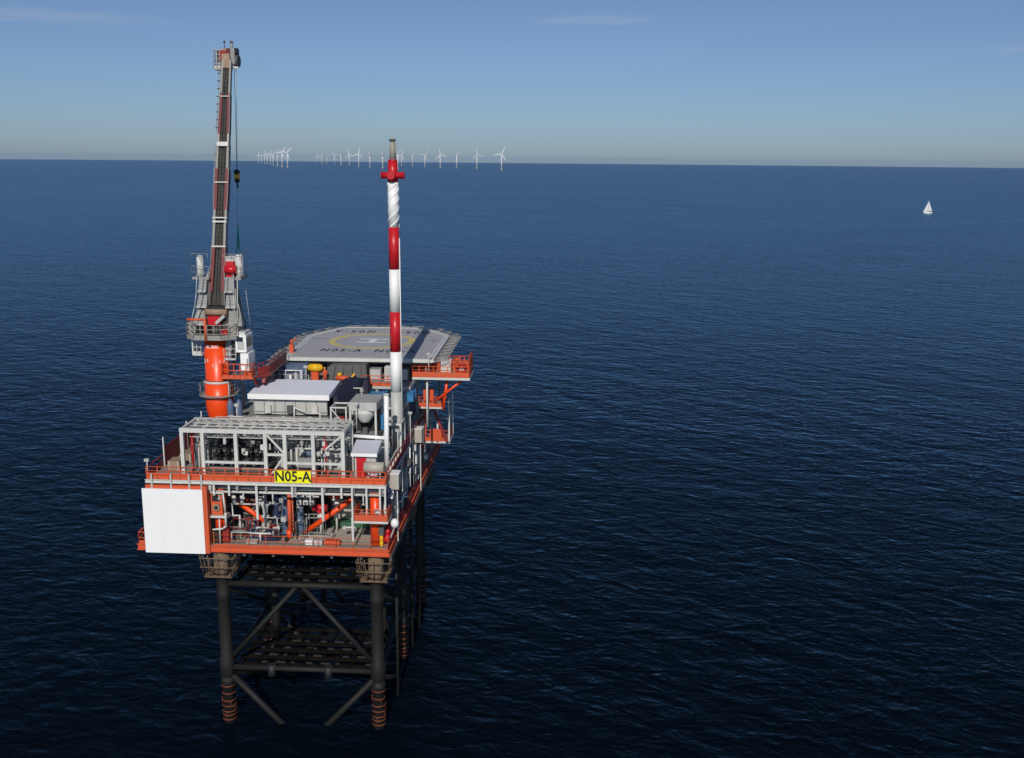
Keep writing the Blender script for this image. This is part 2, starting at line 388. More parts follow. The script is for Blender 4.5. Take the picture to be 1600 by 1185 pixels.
# --- upper deck (top at z 26.32)
b = MB(); b.prism([(-40.6, Y0 - .02), (-17.05, Y0 - .02), (-17.05, 128), (-40.6, 128)], 25.95, 26.28, 'floor_grey', 'light_grey', 'mid_grey')
b.bar((-40.6, Y0 - .07, 25.98), (-17.0, Y0 - .07, 25.98), .12, .07, 'light_grey', side=(0, 1, 0)); b.bar((-40.6, Y0 - .07, 26.26), (-17.0, Y0 - .07, 26.26), .12, .07, 'light_grey', side=(0, 1, 0))
for i in range(8): b.bar((-40.5, 95.2 + i * 4.5, 25.5), (-17.1, 95.2 + i * 4.5, 25.5), .35, .86, 'mid_grey', side=(0, 1, 0))
for i in range(9): b.bar((-40.2 + i * 2.85, Y0 + .2, 25.6), (-40.2 + i * 2.85, 127.8, 25.6), .22, .62, 'mid_grey', side=(1, 0, 0))
b.build('upper_deck', PL)
b = MB(); b.box(-34.3, -17.4, 94.0, 94.25, 25.35, 25.94, 'navy'); b.box(-34.3, -17.4, 93.95, 94.3, 25.2, 25.35, 'mid_grey'); b.build('shaded_girder', PL)  # navy puts the shade under the deck edge into the beam's colour
b = MB(); b.bar((-40.5, Y0 + .12, 26.6), (-17.1, Y0 + .12, 26.6), .05, .62, 'orange', side=(0, 1, 0))
b.rail([(-40.5, Y0 + .1, 26.28), (-17.1, Y0 + .1, 26.28)], 'orange', h=1.25, toe=.1, step=1.1, r=.05, mids=3); b.build('railing', PL)
b = MB(); b.rail([(-40.5, 93.2, 26.28), (-40.5, 108, 26.28)], 'deep_red', h=1.2, toe=.5, step=1.6, r=.05); b.build('railing', PL)
b = MB(); b.rail([(-17.05, 93.2, 26.28), (-17.05, 127.8, 26.28)], 'deep_red', h=1.2, toe=.55, step=1.6, r=.05); b.build('railing', PL)  # deep red here is the orange railing with shade painted in
b = MB(); b.tube((-17.3, 96, 26.75), (-17.3, 118, 26.75), .16, 'light_grey'); b.tube((-17.55, 95, 27.1), (-17.55, 118, 27.1), .12, 'mid_grey'); b.bar((-17.9, 96, 26.6), (-17.9, 120, 26.6), .4, .2, 'grey', side=(1, 0, 0)); b.build('side_pipe', PL)
# orange columns and braces in the lower bay
for x in (LX, RX):
    for y in (94.6, 109.2, 124.2):
        b = MB(); b.lathe(x, y, [(.56, 19.62), (.56, 25.1)], 'crane_orange', 20); b.ring(x, y, .5, .68, 22.3, 22.45, 'orange', 20); b.build('deck_column', PL)
for p, q, r in (((-26.3, 96.4, 19.75), (-21.0, 96.4, 23.7), .26), ((-29.0, 97, 19.9), (-33.6, 97, 23.3), .26), ((-26.3, 105, 19.8), (-19, 105, 25.4), .26), ((-29, 105, 19.8), (-33.5, 105, 25.4), .26)):
    b = MB(); b.tube(p, q, r, 'crane_orange', 12); b.build('deck_brace', PL)
for i, y in enumerate((99.5, 103.5, 113, 117, 121, 127)):   # right side posts between the decks
    b = MB(); b.bar((-17.25, y, 19.6), (-17.25, y, 25.9), .25, .25, 'grey'); b.build('deck_post', PL)
for ya, yb in ((95, 99.3), (103.7, 108.6), (113.2, 116.8)):
    b = MB(); b.bar((-17.3, ya, 19.8), (-17.3, yb, 25.7), .18, .18, 'grey'); b.build('deck_post', PL)
for x in (-38.6, -40.4):
    b = MB(); b.bar((x, 94.5, 19.6), (x, 94.5, 25.9), .3, .3, 'grey'); b.build('deck_post', PL)
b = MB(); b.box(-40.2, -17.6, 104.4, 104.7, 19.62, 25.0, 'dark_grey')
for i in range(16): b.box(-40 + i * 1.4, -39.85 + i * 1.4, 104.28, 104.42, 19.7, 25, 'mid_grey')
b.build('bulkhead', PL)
# --- upper mezzanine and rear deck under the helideck
b = MB(); b.prism([(-35.4, 98.6), (-21.6, 98.6), (-21.6, 109.5), (-35.4, 109.5)], 29.9, 30.12, 'floor_grey', 'grey', 'dark_grey')
for i in range(6):
    for y in (99, 104, 109): b.bar((-35 + i * 2.6, y, 26.28), (-35 + i * 2.6, y, 29.9), .25, .25, 'grey')
b.build('mezzanine_deck', PL)
b = MB(); b.prism([(-34.6, 109.8), (-17.2, 109.8), (-17.2, 126), (-34.6, 126)], 31.9, 32.2, 'floor_grey', 'grey', 'dark_grey')
for i in range(6):
    for y in (110.2, 118, 125.5): b.bar((-34.2 + i * 3.3, y, 26.28), (-34.2 + i * 3.3, y, 31.9), .28, .28, 'grey')
b.build('rear_deck', PL)
b = MB(); b.rail([(-22.6, 109.9, 32.2), (-18.8, 109.9, 32.2)], 'orange', h=1.15, toe=.3, step=.9, r=.05, mids=3); b.build('railing', PL)
b = MB(); b.rail([(-34.5, 109.9, 32.2), (-28.6, 109.9, 32.2)], 'grey', h=1.1, toe=.1, step=1.2, r=.035); b.build('railing', PL)
b = MB(); b.rail([(-35.3, 98.7, 30.12), (-21.7, 98.7, 30.12)], 'light_grey', h=1.1, toe=.12, step=1.5, r=.04); b.build('railing', PL)
b = MB(); b.tube((-34.5, 109.5, 32.0), (-26.2, 109.5, 32.05), .17, 'beige', 10); b.tube((-34.5, 109.4, 31.6), (-26.2, 109.4, 31.6), .1, 'dark_grey', 8); b.build('header_pipe', PL)
# --- right side walkways and stair tower
b = MB(); b.prism([(-17.6, 113.0), (-10.9, 113.0), (-10.9, 117.4), (-17.6, 117.4)], 32.35, 32.62, 'floor_brown', 'light_grey', 'mid_grey')
b.bar((-17.5, 113.05, 32.95), (-11, 113.05, 32.95), .04, .62, 'orange', side=(0, 1, 0)); b.build('side_walkway', PL)
b = MB(); b.rail([(-17.5, 113.1, 32.62), (-11.0, 113.1, 32.62), (-11.0, 117.3, 32.62), (-17.5, 117.3, 32.62)], 'orange', h=1.25, toe=.3, step=.8, r=.05, mids=3)
b.bar((-17.5, 117.2, 33.2), (-11, 117.2, 33.2), .05, 1.1, 'orange', side=(0, 1, 0)); b.build('railing', PL)
b = MB(); b.rail([(-13.2, 113.2, 33.8), (-11.0, 113.2, 33.8), (-11.0, 117.2, 33.8)], 'orange', h=1.3, toe=.15, step=.5, r=.045, mids=3); b.build('railing', PL)
for p, q, r in (((-11.6, 114, 32.4), (-15.0, 114, 29.6), .14), ((-13.6, 114.2, 32.4), (-14.1, 114.2, 28.6), .17), ((-15.9, 113.8, 32.4), (-15.9, 113.8, 26.6), .12)):
    b = MB(); b.tube(p, q, r, 'crane_orange' if r != .12 else 'light_grey', 10); b.build('walkway_strut', PL)
b = MB(); b.prism([(-17.0, 114.5), (-14.3, 114.5), (-14.3, 118), (-17.0, 118)], 28.6, 28.8, 'floor_brown', 'light_grey', 'mid_grey'); b.box(-16.95, -14.35, 114.48, 114.54, 28.8, 29.3, 'orange'); b.build('side_walkway', PL)
b = MB(); b.rail([(-16.95, 114.6, 28.8), (-14.4, 114.6, 28.8), (-14.4, 117.9, 28.8)], 'orange', h=1.2, toe=.4, step=.7, r=.05, mids=3); b.box(-16.6, -15.4, 115.6, 116.2, 28.8, 30.6, 'orange'); b.build('railing', PL)
b = MB(); b.prism([(-17.0, 119), (-13.9, 119), (-13.9, 123), (-17.0, 123)], 23.2, 23.45, 'floor_brown', 'light_grey', 'mid_grey'); b.box(-16.3, -14.9, 118.95, 119.0, 23.45, 25.0, 'orange'); b.build('side_walkway', PL)
b = MB(); b.rail([(-17, 119.1, 23.45), (-14.0, 119.1, 23.45), (-14.0, 122.9, 23.45)], 'orange', h=1.3, toe=.5, step=.7, r=.05, mids=3); b.build('railing', PL)
b = MB()
for x, y in ((-16.9, 119.1), (-14.0, 119.1), (-14.0, 122.9), (-15.4, 119.1)): b.bar((x, y, 23.3), (x, y, 28.7), .2, .2, 'orange' if x == -16.9 else 'light_grey')
b.bar((-14.2, 118.6, 23.6), (-16.2, 118.6, 28.6), .25, .6, 'deep_red'); b.bar((-14.0, 120.6, 25.9), (-16.9, 120.6, 25.9), .15, .15, 'light_grey')
b.build('stair_tower', PL)
b = MB(); b.prism([(-20.15, 92.6), (-16.85, 92.6), (-16.85, 95.2), (-20.15, 95.2)], 22.5, 22.72, 'floor_brown', 'light_grey', 'mid_grey'); b.bar((-20.1, 92.62, 23.05), (-16.9, 92.62, 23.05), .04, .6, 'orange', side=(0, 1, 0)); b.build('balcony', PL)
b = MB(); b.rail([(-20.1, 95.1, 22.72), (-20.1, 92.65, 22.72), (-16.9, 92.65, 22.72), (-16.9, 95.1, 22.72)], 'orange', h=1.15, toe=.2, step=.6, r=.045, mids=3); b.build('railing', PL)
for x in (-20.3, -18.9, -17.6, -17.1):
    b = MB(); b.bar((x, 92.8, 22.5 if x != -20.3 else 20.6), (x, 92.8, 25.95), .17, .17, 'light_grey'); b.build('hanger', PL)
for x in (-39.9, -38.0, -36.2, -35.0):
    b = MB(); b.bar((x, 92.85, 25.4), (x, 92.85, 26.9), .16, .16, 'grey'); b.build('hanger', PL)
for x, z in ((-29.7, 22.45), (-23.25, 22.45)):   # long white drop posts of the lower bay
    b = MB(); b.bar((x, 93.1, z), (x, 93.1, 25.95), .22, .2, 'light_grey'); b.build('hanger', PL)
for x in (-32.4, -26.2, -21.4, -33.9):
    b = MB(); b.bar((x, 93.1, 24.8), (x, 93.1, 25.95), .2, .16, 'light_grey'); b.build('hanger', PL)

# ------------------------------------------------------------------ white wall panel on the lower left corner
PW = thing('wall_panel', 'large blank white wall panel with orange edge on the lower left corner of the platform', 'wall panel', (-37.9, 92.8, 18.9))
b = MB(); b.box(-40.9, -34.95, 92.70, 92.84, 18.86, 25.42, 'panel_white')
for i in range(3):
    for j in range(2): b.box(-40.9 + i * 1.985, -38.935 + i * 1.985, 92.68, 92.70, 18.86 + j * 3.285, 22.13 + j * 3.285, 'panel_white')
b.build('panel', PW)
b = MB(); b.box(-34.95, -34.5, 92.72, 93.4, 18.9, 25.75, 'orange'); b.box(-40.6, -34.95, 92.86, 93.1, 25.42, 25.75, 'orange'); b.build('edge_flange', PW)

# ------------------------------------------------------------------ wellhead frame on the upper deck
WF = thing('steel_frame', 'long white steel frame with pipe roof along the front of the upper deck', 'steel frame', (-29, 95.3, 26.28))
FX = (-36.87, -34.86, -31.6, -28.72, -26.82, -24.08, -21.2)
for x in FX:
    b = MB(); b.bar((x, 93.4, 26.29), (x, 93.4, 31.0), .34, .34, 'light_grey', side=(1, 0, 0)); b.build('column', WF)
    b = MB(); b.bar((x, 97.4, 26.29), (x, 97.4, 31.0), .28, .28, 'light_grey', side=(1, 0, 0)); b.build('column', WF)
b = MB(); b.bar((-37.05, 93.4, 31.2), (-21.0, 93.4, 31.2), .36, .40, 'light_grey', side=(0, 1, 0)); b.build('top_beam', WF)
b = MB(); b.bar((-37.05, 97.4, 31.2), (-21.0, 97.4, 31.2), .36, .40, 'light_grey', side=(0, 1, 0)); b.build('top_beam', WF)
for x in FX + (-33.2, -30.2, -25.4, -22.7):
    b = MB(); b.bar((x, 93.6, 31.2), (x, 97.2, 31.2), .26, .36, 'light_grey', side=(1, 0, 0)); b.build('cross_beam', WF)
b = MB()
for k in range(33):
    x = -36.6 + k * .48; b.bar((x, 93.6, 31.12), (x, 97.2, 31.12), .11, .08, 'mid_grey', side=(1, 0, 0))
for y in (94.3, 95.2, 96.1, 96.9): b.bar((-36.7, y, 31.05), (-21.2, y, 31.05), .1, .06, 'dark_grey', side=(0, 1, 0))
b.build('roof_grating', WF)
b = MB()
for y, z, r in ((94.4, 31.35, .09), (95.3, 31.4, .13), (96.2, 31.35, .1), (96.8, 31.45, .12)): b.tube((-36.4, y, z), (-21.3, y, z), r, 'grey', 8)
b.build('roof_pipe', WF)
for k in range(13):
    x = -35.9 + k * 1.15; b = MB(); b.bar((x, 94.3, 31.42), (x + .35, 96.6, 31.42), .3, .12, 'light_grey', side=(1, 0, 0)); b.lathe(x + .15, 95.4, [(.2, 31.35), (.2, 31.62)], 'mid_grey', 10); b.build('roof_valve', WF)
for x0, x1, z in ((-34.7, -31.75, 28.07), (-31.45, -28.87, 28.07), (-26.65, -24.23, 28.15), (-23.93, -21.35, 28.15), (-28.55, -26.97, 28.95)):
    b = MB(); b.bar((x0, 93.4, z), (x1, 93.4, z), .22, .22, 'light_grey', side=(0, 1, 0)); b.build('rail_beam', WF)
for p, q in (((-28.6, 93.4, 30.95), (-26.95, 93.4, 29.1)), ((-26.95, 93.4, 28.8), (-28.6, 93.4, 26.5)), ((-21.35, 93.4, 30.95), (-22.9, 93.4, 29.6))):
    b = MB(); b.bar(p, q, .17, .17, 'light_grey', side=(0, 1, 0)); b.build('diagonal', WF)
# louvred wall behind the frame
LW = thing('equipment_cabin', 'long grey louvred cabin standing behind the white steel frame', 'cabin', (-29, 98.1, 26.28))
b = MB(); b.box(-36.3, -21.3, 97.7, 98.5, 26.29, 29.85, 'grey'); b.build('wall', LW)
for k, x in enumerate((-35.2, -32.9, -30.3, -27.6, -25.4, -23.4)):
    b = MB()
    for i in range(9): b.box(x, x + 1.6, 97.6, 97.69, 28.0 + i * .2, 28.12 + i * .2, 'grey')
    b.build('louvre', LW)
for x in (-33.4, -28.2, -22.0):
    b = MB(); b.box(x, x + .9, 97.62, 97.68, 26.35, 28.3, 'dark_grey'); b.build('door', LW)

# wellhead trees in the frame
def wellhead(loc, label, body='black'):
    t = thing('wellhead', label, 'wellhead', loc, 'wellhead valve trees in the front frame')
    x, y, z = loc; b = MB(); b.lathe(x, y, [(.30, z), (.30, z + .25), (.17, z + .26), (.17, z + 1.0), (.26, z + 1.02), (.26, z + 1.2), (.17, z + 1.22), (.17, z + 2.0), (.25, z + 2.02), (.25, z + 2.15), (.12, z + 2.17), (.1, z + 2.6)], body, 10); b.build('stem', t)
    for zz in (z + .65, z + 1.6):
        b = MB(); b.box(x - .22, x + .22, y - .24, y + .24, zz - .2, zz + .2, body); b.tube((x - .55, y, zz), (x + .55, y, zz), .11, body, 8); b.build('valve_block', t)
        b = MB(); b.tube((x, y - .24, zz), (x, y - .5, zz), .04, 'dark_grey', 6); b.tube((x, y - .5, zz), (x, y - .55, zz), .16, 'dark_grey', 10); b.build('hand_wheel', t)
    return t
k = 0
wl = ['front row', 'rear row']
for row, y in enumerate((94.9, 96.5)):
    for i, x in enumerate((-34.1, -33.1, -32.3, -30.9, -30.0, -29.3)):
        n = ('first', 'second', 'third', 'fourth', 'fifth', 'sixth')[i]
        lb = '%s dark valve tree from the left in the %s inside the white frame' % (n, wl[row])
        if k == 0: W0 = wellhead((x, y, 27.35), lb)
        else: copy_tree(W0, (x, y, 27.35), lb)
        k += 1
b = MB(); b.box(-34.6, -28.9, 94.2, 97.1, 27.1, 27.3, 'mid_grey'); b.box(-34.6, -28.9, 94.2, 94.3, 26.29, 27.1, 'dark_grey'); tag(b.build('well_platform', loc=(-31.7, 95.6, 26.3)), 'low grey platform carrying the dark wellhead trees', 'platform')
MFL = ['white valve manifold pipe behind the yellow sign', 'white valve manifold pipe right of the yellow sign, near the frame end']
for k, (x0, x1) in enumerate(((-26.3, -24.3), (-23.8, -21.5))):
    t = thing('valve_manifold', MFL[k], 'manifold', ((x0 + x1) / 2, 95, 26.3), 'white valve manifolds in the frame')
    b = MB(); b.tube((x0, 95, 29.15), (x1, 95, 29.15), .1, 'light_grey', 8); b.tube((x0 + .1, 95, 29.15), (x0 + .1, 95, 26.29), .08, 'light_grey', 8); b.tube((x1 - .1, 95, 29.15), (x1 - .1, 95, 26.29), .08, 'light_grey', 8); b.build('pipe', t)
    for i in range(5):
        x = x0 + .3 + i * (x1 - x0 - .5) / 4; b = MB(); b.lathe(x, 95, [(.14, 29.1), (.14, 29.25), (.05, 29.26), (.05, 29.45), (.13, 29.46), (.13, 29.5)], 'light_grey', 8); b.build('valve', t)
t = thing('pump_unit', 'small teal blue pump on grey skid behind the yellow sign', 'pump', (-25.2, 95.6, 26.3))
b = MB(); b.tube((-25.7, 95.6, 28.5), (-24.7, 95.6, 28.5), .32, 'slate', 12); b.build('motor', t); b = MB(); b.box(-26.1, -24.4, 95.2, 96.2, 26.29, 28.1, 'mid_grey'); b.build('skid', t)
t = thing('fire_main', 'thin red vertical fire pipe in the right end bay of the frame', 'pipe', (-23.1, 94.2, 26.3))
b = MB(); b.path([(-23.1, 94.2, 26.29), (-23.1, 94.2, 30.8), (-23.6, 94.2, 30.9)], .07, 'red'); b.build('pipe', t); b = MB(); b.box(-23.3, -22.9, 94.05, 94.35, 29.4, 29.9, 'red'); b.build('valve', t)
t = thing('fire_main', 'thin red vertical fire pipe in the left end bay of the frame', 'pipe', (-36.2, 94.2, 26.3))
b = MB(); b.path([(-36.2, 94.2, 26.29), (-36.2, 94.2, 30.6), (-35.6, 94.2, 30.6)], .08, 'red'); b.build('pipe', t); b = MB(); b.box(-36.4, -36.0, 94.05, 94.35, 28.9, 29.5, 'deep_red'); b.build('valve', t)
t = thing('pipe_stack', 'group of grey vertical pipes in the left end bay of the frame', 'pipes', (-35.6, 95.4, 26.3))
for i in range(6):
    b = MB(); b.path([(-36.3 + i * .25, 95 + (i % 2) * .7, 26.29), (-36.3 + i * .25, 95 + (i % 2) * .7, 29.2 + .3 * (i % 3)), (-35.2, 95 + (i % 2) * .7, 29.4 + .3 * (i % 3))], .06 + .02 * (i % 2), ('grey', 'light_grey', 'tan')[i % 3], 6); b.build('pipe', t)

t = thing('pipe_bank', 'bank of pale and grey small pipes behind the dark wellhead trees in the frame', 'pipework', (-31, 97.2, 26.3))
for i in range(30):
    x, y = random.uniform(-36.4, -21.6), random.uniform(96.95, 97.5); z0 = random.uniform(28.4, 30.6); b = MB()
    b.path([(x, y, 26.3), (x, y, z0), (x + random.uniform(-1.8, 1.8), y - .02, z0 + .01), (x + random.uniform(-.2, .2), y - .1, 30.9)][:random.choice((3, 4))], random.uniform(.04, .09), random.choice(('grey', 'light_grey', 'mid_grey', 'light_grey', 'beige', 'dark_grey')), 6); b.build('pipe', t)
t = thing('cable_ladder', 'grey cable ladders and instrument boxes hung high inside the white frame', 'cable ladder', (-29, 94.8, 29.8))
for y, z in ((94.2, 30.3), (95.6, 30.0), (96.6, 29.7)):
    b = MB(); b.box(-36.4, -21.5, y, y + .35, z, z + .06, 'mid_grey'); b.box(-36.4, -21.5, y - .02, y, z - .02, z + .14, 'grey'); b.build('tray', t)
for i in range(16):
    x = random.uniform(-34.5, -21.8); z = random.uniform(28.6, 29.8); b = MB(); b.box(x, x + random.uniform(.2, .5), 94.0, 94.2, z, z + random.uniform(.25, .6), random.choice(('grey', 'light_grey', 'mid_grey', 'dark_grey', 'beige'))); b.build('instrument_box', t)
# yellow name sign
NS_ = thing('name_sign', 'yellow sign with black letters N05-A on the front railing of the upper deck', 'sign', (-26.02, 92.9, 26.4))
b = MB(); b.box(-27.78, -24.26, 92.78, 92.86, 26.34, 27.55, 'sign_yellow'); b.build('board', NS_)
text_mesh('lettering', 'N05-A', 1.42, 'sign_black', NS_, (-26.02, 92.77, 26.95), Matrix.Rotation(R(90), 3, 'X'), sx=.88, spacing=1.02, bold=.035)

# ------------------------------------------------------------------ helideck
HD = thing('helideck', 'grey helicopter deck with yellow ring and black lettering at the rear of the platform', 'helideck', (-24.2, 124.7, 32.2))
HP = [(-32.2, 113.6), (-15.3, 113.9), (-15.35, 130.1), (-19.2, 135.8), (-30.0, 135.5), (-33.1, 128.7)]
b = MB(); b.prism(HP, 34.2, 34.5, 'heli_grey', 'light_grey', 'dark_grey'); b.build('deck_plate', HD)
b = MB()
for i in range(6):
    p, q = HP[i], HP[(i + 1) % 6]; b.bar((p[0], p[1], 34.36), (q[0], q[1], 34.36), .34, .38, 'light_grey', side=(q[1] - p[1], p[0] - q[0], 0))
b.build('edge_beam', HD)
b = MB(); cx, cy = -24.3, 124.7
ip = [(cx + (x - cx) * .955, cy + (y - cy) * .955) for x, y in HP]
for i in range(6):
    p, q = ip[i], ip[(i + 1) % 6]; b.bar((p[0], p[1], 34.506), (q[0], q[1], 34.506), .12, .004, 'mark_white', side=(q[1] - p[1], p[0] - q[0], 0))
b.build('perimeter_line', HD)
b = MB(); b.ring(-24.35, 125.4, 4.58, 5.38, 34.502, 34.508, 'mark_yellow', 64); b.build('yellow_ring', HD)
b = MB()
for y in (124.35, 126.65): b.box(-26.15, -22.5, y - .22, y + .22, 34.502, 34.508, 'mark_white')
b.box(-24.75, -23.9, 124.57, 126.43, 34.502, 34.508, 'mark_white'); b.build('landing_letter', HD)
text_mesh('lettering', 'N05-A  N05-A', 2.3, 'mark_black', HD, (-23.6, 118.6, 34.506), Matrix.Identity(3), sx=.62, spacing=1.35, extrude=.003, bold=.06)
text_mesh('lettering', 'N05-A  N05-A', 2.3, 'mark_black', HD, (-24.3, 132.3, 34.506), Matrix.Rotation(R(180), 3, 'Z'), sx=.62, spacing=1.5, extrude=.003, bold=.06)
for x, y, rz in ((-16.6, 126.2, 0), (-19.0, 120.7, 0), (-31.2, 126.5, 0)):
    text_mesh('lettering', 'N05-A', .5, 'mark_black', HD, (x, y, 34.506), Matrix.Identity(3), sx=1.6, extrude=.003)
b = MB()
for i in range(28):
    a = 2 * math.pi * i / 28; b.lathe(-24.3 + 7.6 * math.cos(a), 125 + 7.6 * math.sin(a) * 1.15, [(.09, 34.5), (.09, 34.53), (.03, 34.56)], 'dark_grey', 6)
b.build('deck_light', HD)
def net(p, q, out, name='safety_net'):
    """sloping safety net panels outside one deck edge"""
    p, q = Vector((*p, 34.15)), Vector((*q, 34.15)); o = Vector((*out, .32)); n = max(1, round((q - p).length / 2.2))
    for i in range(n):
        a, c = p + (q - p) * (i + .04) / n, p + (q - p) * (i + .96) / n; b = MB()
        for u, v in ((a, c), (a + o, c + o), (a, a + o), (c, c + o)): b.tube(u, v, .05, 'crane_grey', 5)
        for k in range(1, 7): b.tube(a + (c - a) * k / 7, a + o + (c - a) * k / 7, .018, 'mid_grey', 4)
        for k in range(1, 6): b.tube(a + o * k / 6, c + o * k / 6, .018, 'mid_grey', 4)
        b.build(name, HD)
net(HP[1], HP[2], (1.7, .1)); net(HP[2], HP[3], (1.4, 1.0)); net(HP[3], HP[4], (0, 1.6)); net(HP[4], HP[5], (-1.4, .8)); net(HP[5], HP[0], (-1.7, 0))
for i in range(5):
    for y in (115.2, 121, 127.5):
        x = -31.4 + i * 3.8; b = MB(); b.tube((x, y, 32.2 if y < 126 else 26.3), (x, y, 34.2), .14, 'mid_grey', 8); b.build('support_post', HD)
for y in (114.6, 119, 124, 129):
    b = MB(); b.bar((-32, y, 34.0), (-15.6, y, 34.0), .25, .36, 'mid_grey', side=(0, 1, 0)); b.build('support_beam', HD)
for i in range(5):
    x = -31.4 + i * 3.8; b = MB(); b.tube((x, 127.5, 28.5), (x, 133.5, 34.0), .16, 'mid_grey', 8); b.build('support_strut', HD)
FM = []
def fire_monitor(x, y, z, label):
    t = thing('fire_monitor', label, 'fire monitor', (x, y, z), 'orange fire monitors beside the helideck')
    b = MB(); b.box(x - .24, x + .24, y - .24, y + .24, z, z + .95, 'orange'); b.tube((x, y, z + .95), (x, y, z + 1.3), .1, 'orange', 8); b.build('pedestal', t)
    b = MB(); b.ball((x, y, z + 1.36), .2, 'orange', 8, 5); b.tube((x, y, z + 1.36), (x + .55, y + .35, z + 1.65), .1, 'orange', 8, r2=.07); b.build('nozzle', t)
fire_monitor(-32.2, 116.5, 34.5, 'orange fire monitor standing on the left edge of the grey helideck')
fire_monitor(-12.6, 115.2, 33.0, 'orange fire monitor on the side walkway right of the helideck')
fire_monitor(-29.5, 114.6, 32.2, 'orange fire monitor under the front edge of the helideck')
t = thing('hose_reel', 'round red hose reel on the orange walkway right of the helideck', 'hose reel', (-11.9, 113.9, 32.62))
b = MB(); b.tube((-11.9, 113.6, 33.6), (-11.9, 114.1, 33.6), .62, 'red', 18); b.build('drum', t); b = MB(); b.tube((-11.9, 113.55, 33.6), (-11.9, 113.6, 33.6), .3, 'light_grey', 14); b.build('hub', t); b = MB(); b.box(-12.2, -11.6, 113.7, 114.0, 32.62, 33.2, 'deep_red'); b.build('stand', t)
t = thing('locker', 'white locker box on the orange walkway beside the helideck edge', 'locker', (-13.9, 115.6, 32.62))
b = MB(); b.box(-14.5, -13.3, 115.2, 116, 32.63, 34.2, 'light_grey'); b.build('body', t); b = MB(); b.box(-14.55, -13.25, 115.15, 116.05, 34.2, 34.28, 'white'); b.build('lid', t)

# ------------------------------------------------------------------ vent stack
VS = thing('vent_stack', 'tall red and white banded vent stack in the middle of the upper deck', 'vent stack', (-17.7, 104, 26.28))
vx, vy = -17.79, 104.0
prof = [(.60, 26.3, 'grey'), (.585, 32.99, 'white'), (.57, 37.27, 'red'), (.555, 41.45, 'white'), (.545, 45.82, 'red'), (.535, 50.1, 'white'), (.525, 54.57, 'red'), (.48, 56.6, 'red'), (.43, 56.8)]
for i in range(len(prof) - 1):
    b = MB(); b.lathe(vx, vy, [prof[i][:2], prof[i + 1][:2]], prof[i][2], 24); b.build('shaft_section', VS)
b = MB(); b.tube((vx - 1.06, vy, 55.25), (vx + 1.06, vy, 55.25), .33, 'red', 14); b.tube((vx, vy - 1.06, 55.25), (vx, vy + 1.06, 55.25), .33, 'red', 14); b.build('cross_arm', VS)
b = MB()
for s in (-1, 1):
    for ax in (0, 1):
        c = Vector((vx + s * 1.1 * (1 - ax), vy + s * 1.1 * ax, 55.25)); d = Vector((s * (1 - ax), s * ax, 0)); b.tube(c, c + d * .08, .4, 'red', 14)
b.build('flange', VS)
b = MB(); b.lathe(vx, vy, [(.32, 56.8), (.28, 58.0), (.2, 58.5), (.2, 58.9)], 'tip_metal', 14); b.lathe(vx, vy, [(.34, 58.6), (.34, 58.8)], 'dark_grey', 12); b.tube((vx + .3, vy, 56.8), (vx + .3, vy, 58.4), .06, 'mid_grey', 6); b.build('tip', VS)
# helical strakes on the upper white section
for s in range(3):
    b = MB(); n = 44; pts = []
    for i in range(n + 1):
        z = 50.15 + (54.45 - 50.15) * i / n; a = R(120 * s) + i / n * 2 * math.pi * 1.55
        pts.append((Vector((vx + .50 * math.cos(a), vy + .50 * math.sin(a), z)), Vector((vx + .575 * math.cos(a), vy + .575 * math.sin(a), z))))
    for (p, q), (p2, q2) in zip(pts, pts[1:]):
        h = Vector((0, 0, .09)); b.hexa([p - h, q - h, q2 - h, p2 - h, p + h, q + h, q2 + h, p2 + h], 'white')
    b.build('strake', VS)
b = MB(); b.tube((vx + .62, vy - .1, 30), (vx + .58, vy - .1, 49), .05, 'white', 6); b.build('conduit', VS)
b = MB()
for x in (-18.85, -17.15): b.bar((x, 102.6, 26.29), (x, 102.6, 29.7), .2, .2, 'light_grey'); b.bar((x, 105, 26.29), (x, 105, 29.7), .2, .2, 'light_grey'); b.bar((x, 102.6, 29.8), (x, 105, 29.8), .2, .2, 'light_grey', side=(1, 0, 0))
b.bar((-19.0, 102.6, 29.8), (-17.05, 102.6, 29.8), .2, .2, 'light_grey', side=(0, 1, 0)); b.bar((-19.0, 105, 29.8), (-17.05, 105, 29.8), .2, .2, 'light_grey', side=(0, 1, 0)); b.build('base_frame', VS)
# ------------------------------------------------------------------ crane
CR = thing('platform_crane', 'tall crane with orange pedestal and red and grey boom raised almost upright', 'crane', (-36.5, 103.4, 26.28))
kx, ky = -36.5, 103.4
b = MB(); b.lathe(kx, ky, [(.95, 26.3), (.95, 29.3), (1.05, 29.6), (1.38, 30.8), (1.43, 31.4), (1.43, 33.85)], 'crane_orange', 32)
b.lathe(kx, ky, [(1.40, 33.85), (1.30, 34.05), (1.28, 38.5)], 'crane_orange', 32)
ped = b.build('pedestal', CR)
b = MB(); b.lathe(kx, ky, [(1.47, 33.8), (1.5, 33.86), (1.5, 33.98), (1.46, 34.02)], 'light_grey', 32, caps=False); b.lathe(kx, ky, [(1.36, 34.04), (1.36, 34.1)], 'dark_grey', 32); b.build('flange', ped)
b = MB()
for a in (-140, -118, -92, -60, -40):
    c = Vector((kx + 1.31 * math.cos(R(a)), ky + 1.31 * math.sin(R(a)), 0)); z = (36.0, 35.4, 36.1, 35.6, 36.0)[(a + 140) % 5]; b.bar(c + Vector((0, 0, z)), c + Vector((0, 0, z + .35)), .08, .12, 'light_grey')
b.build('bracket', ped)
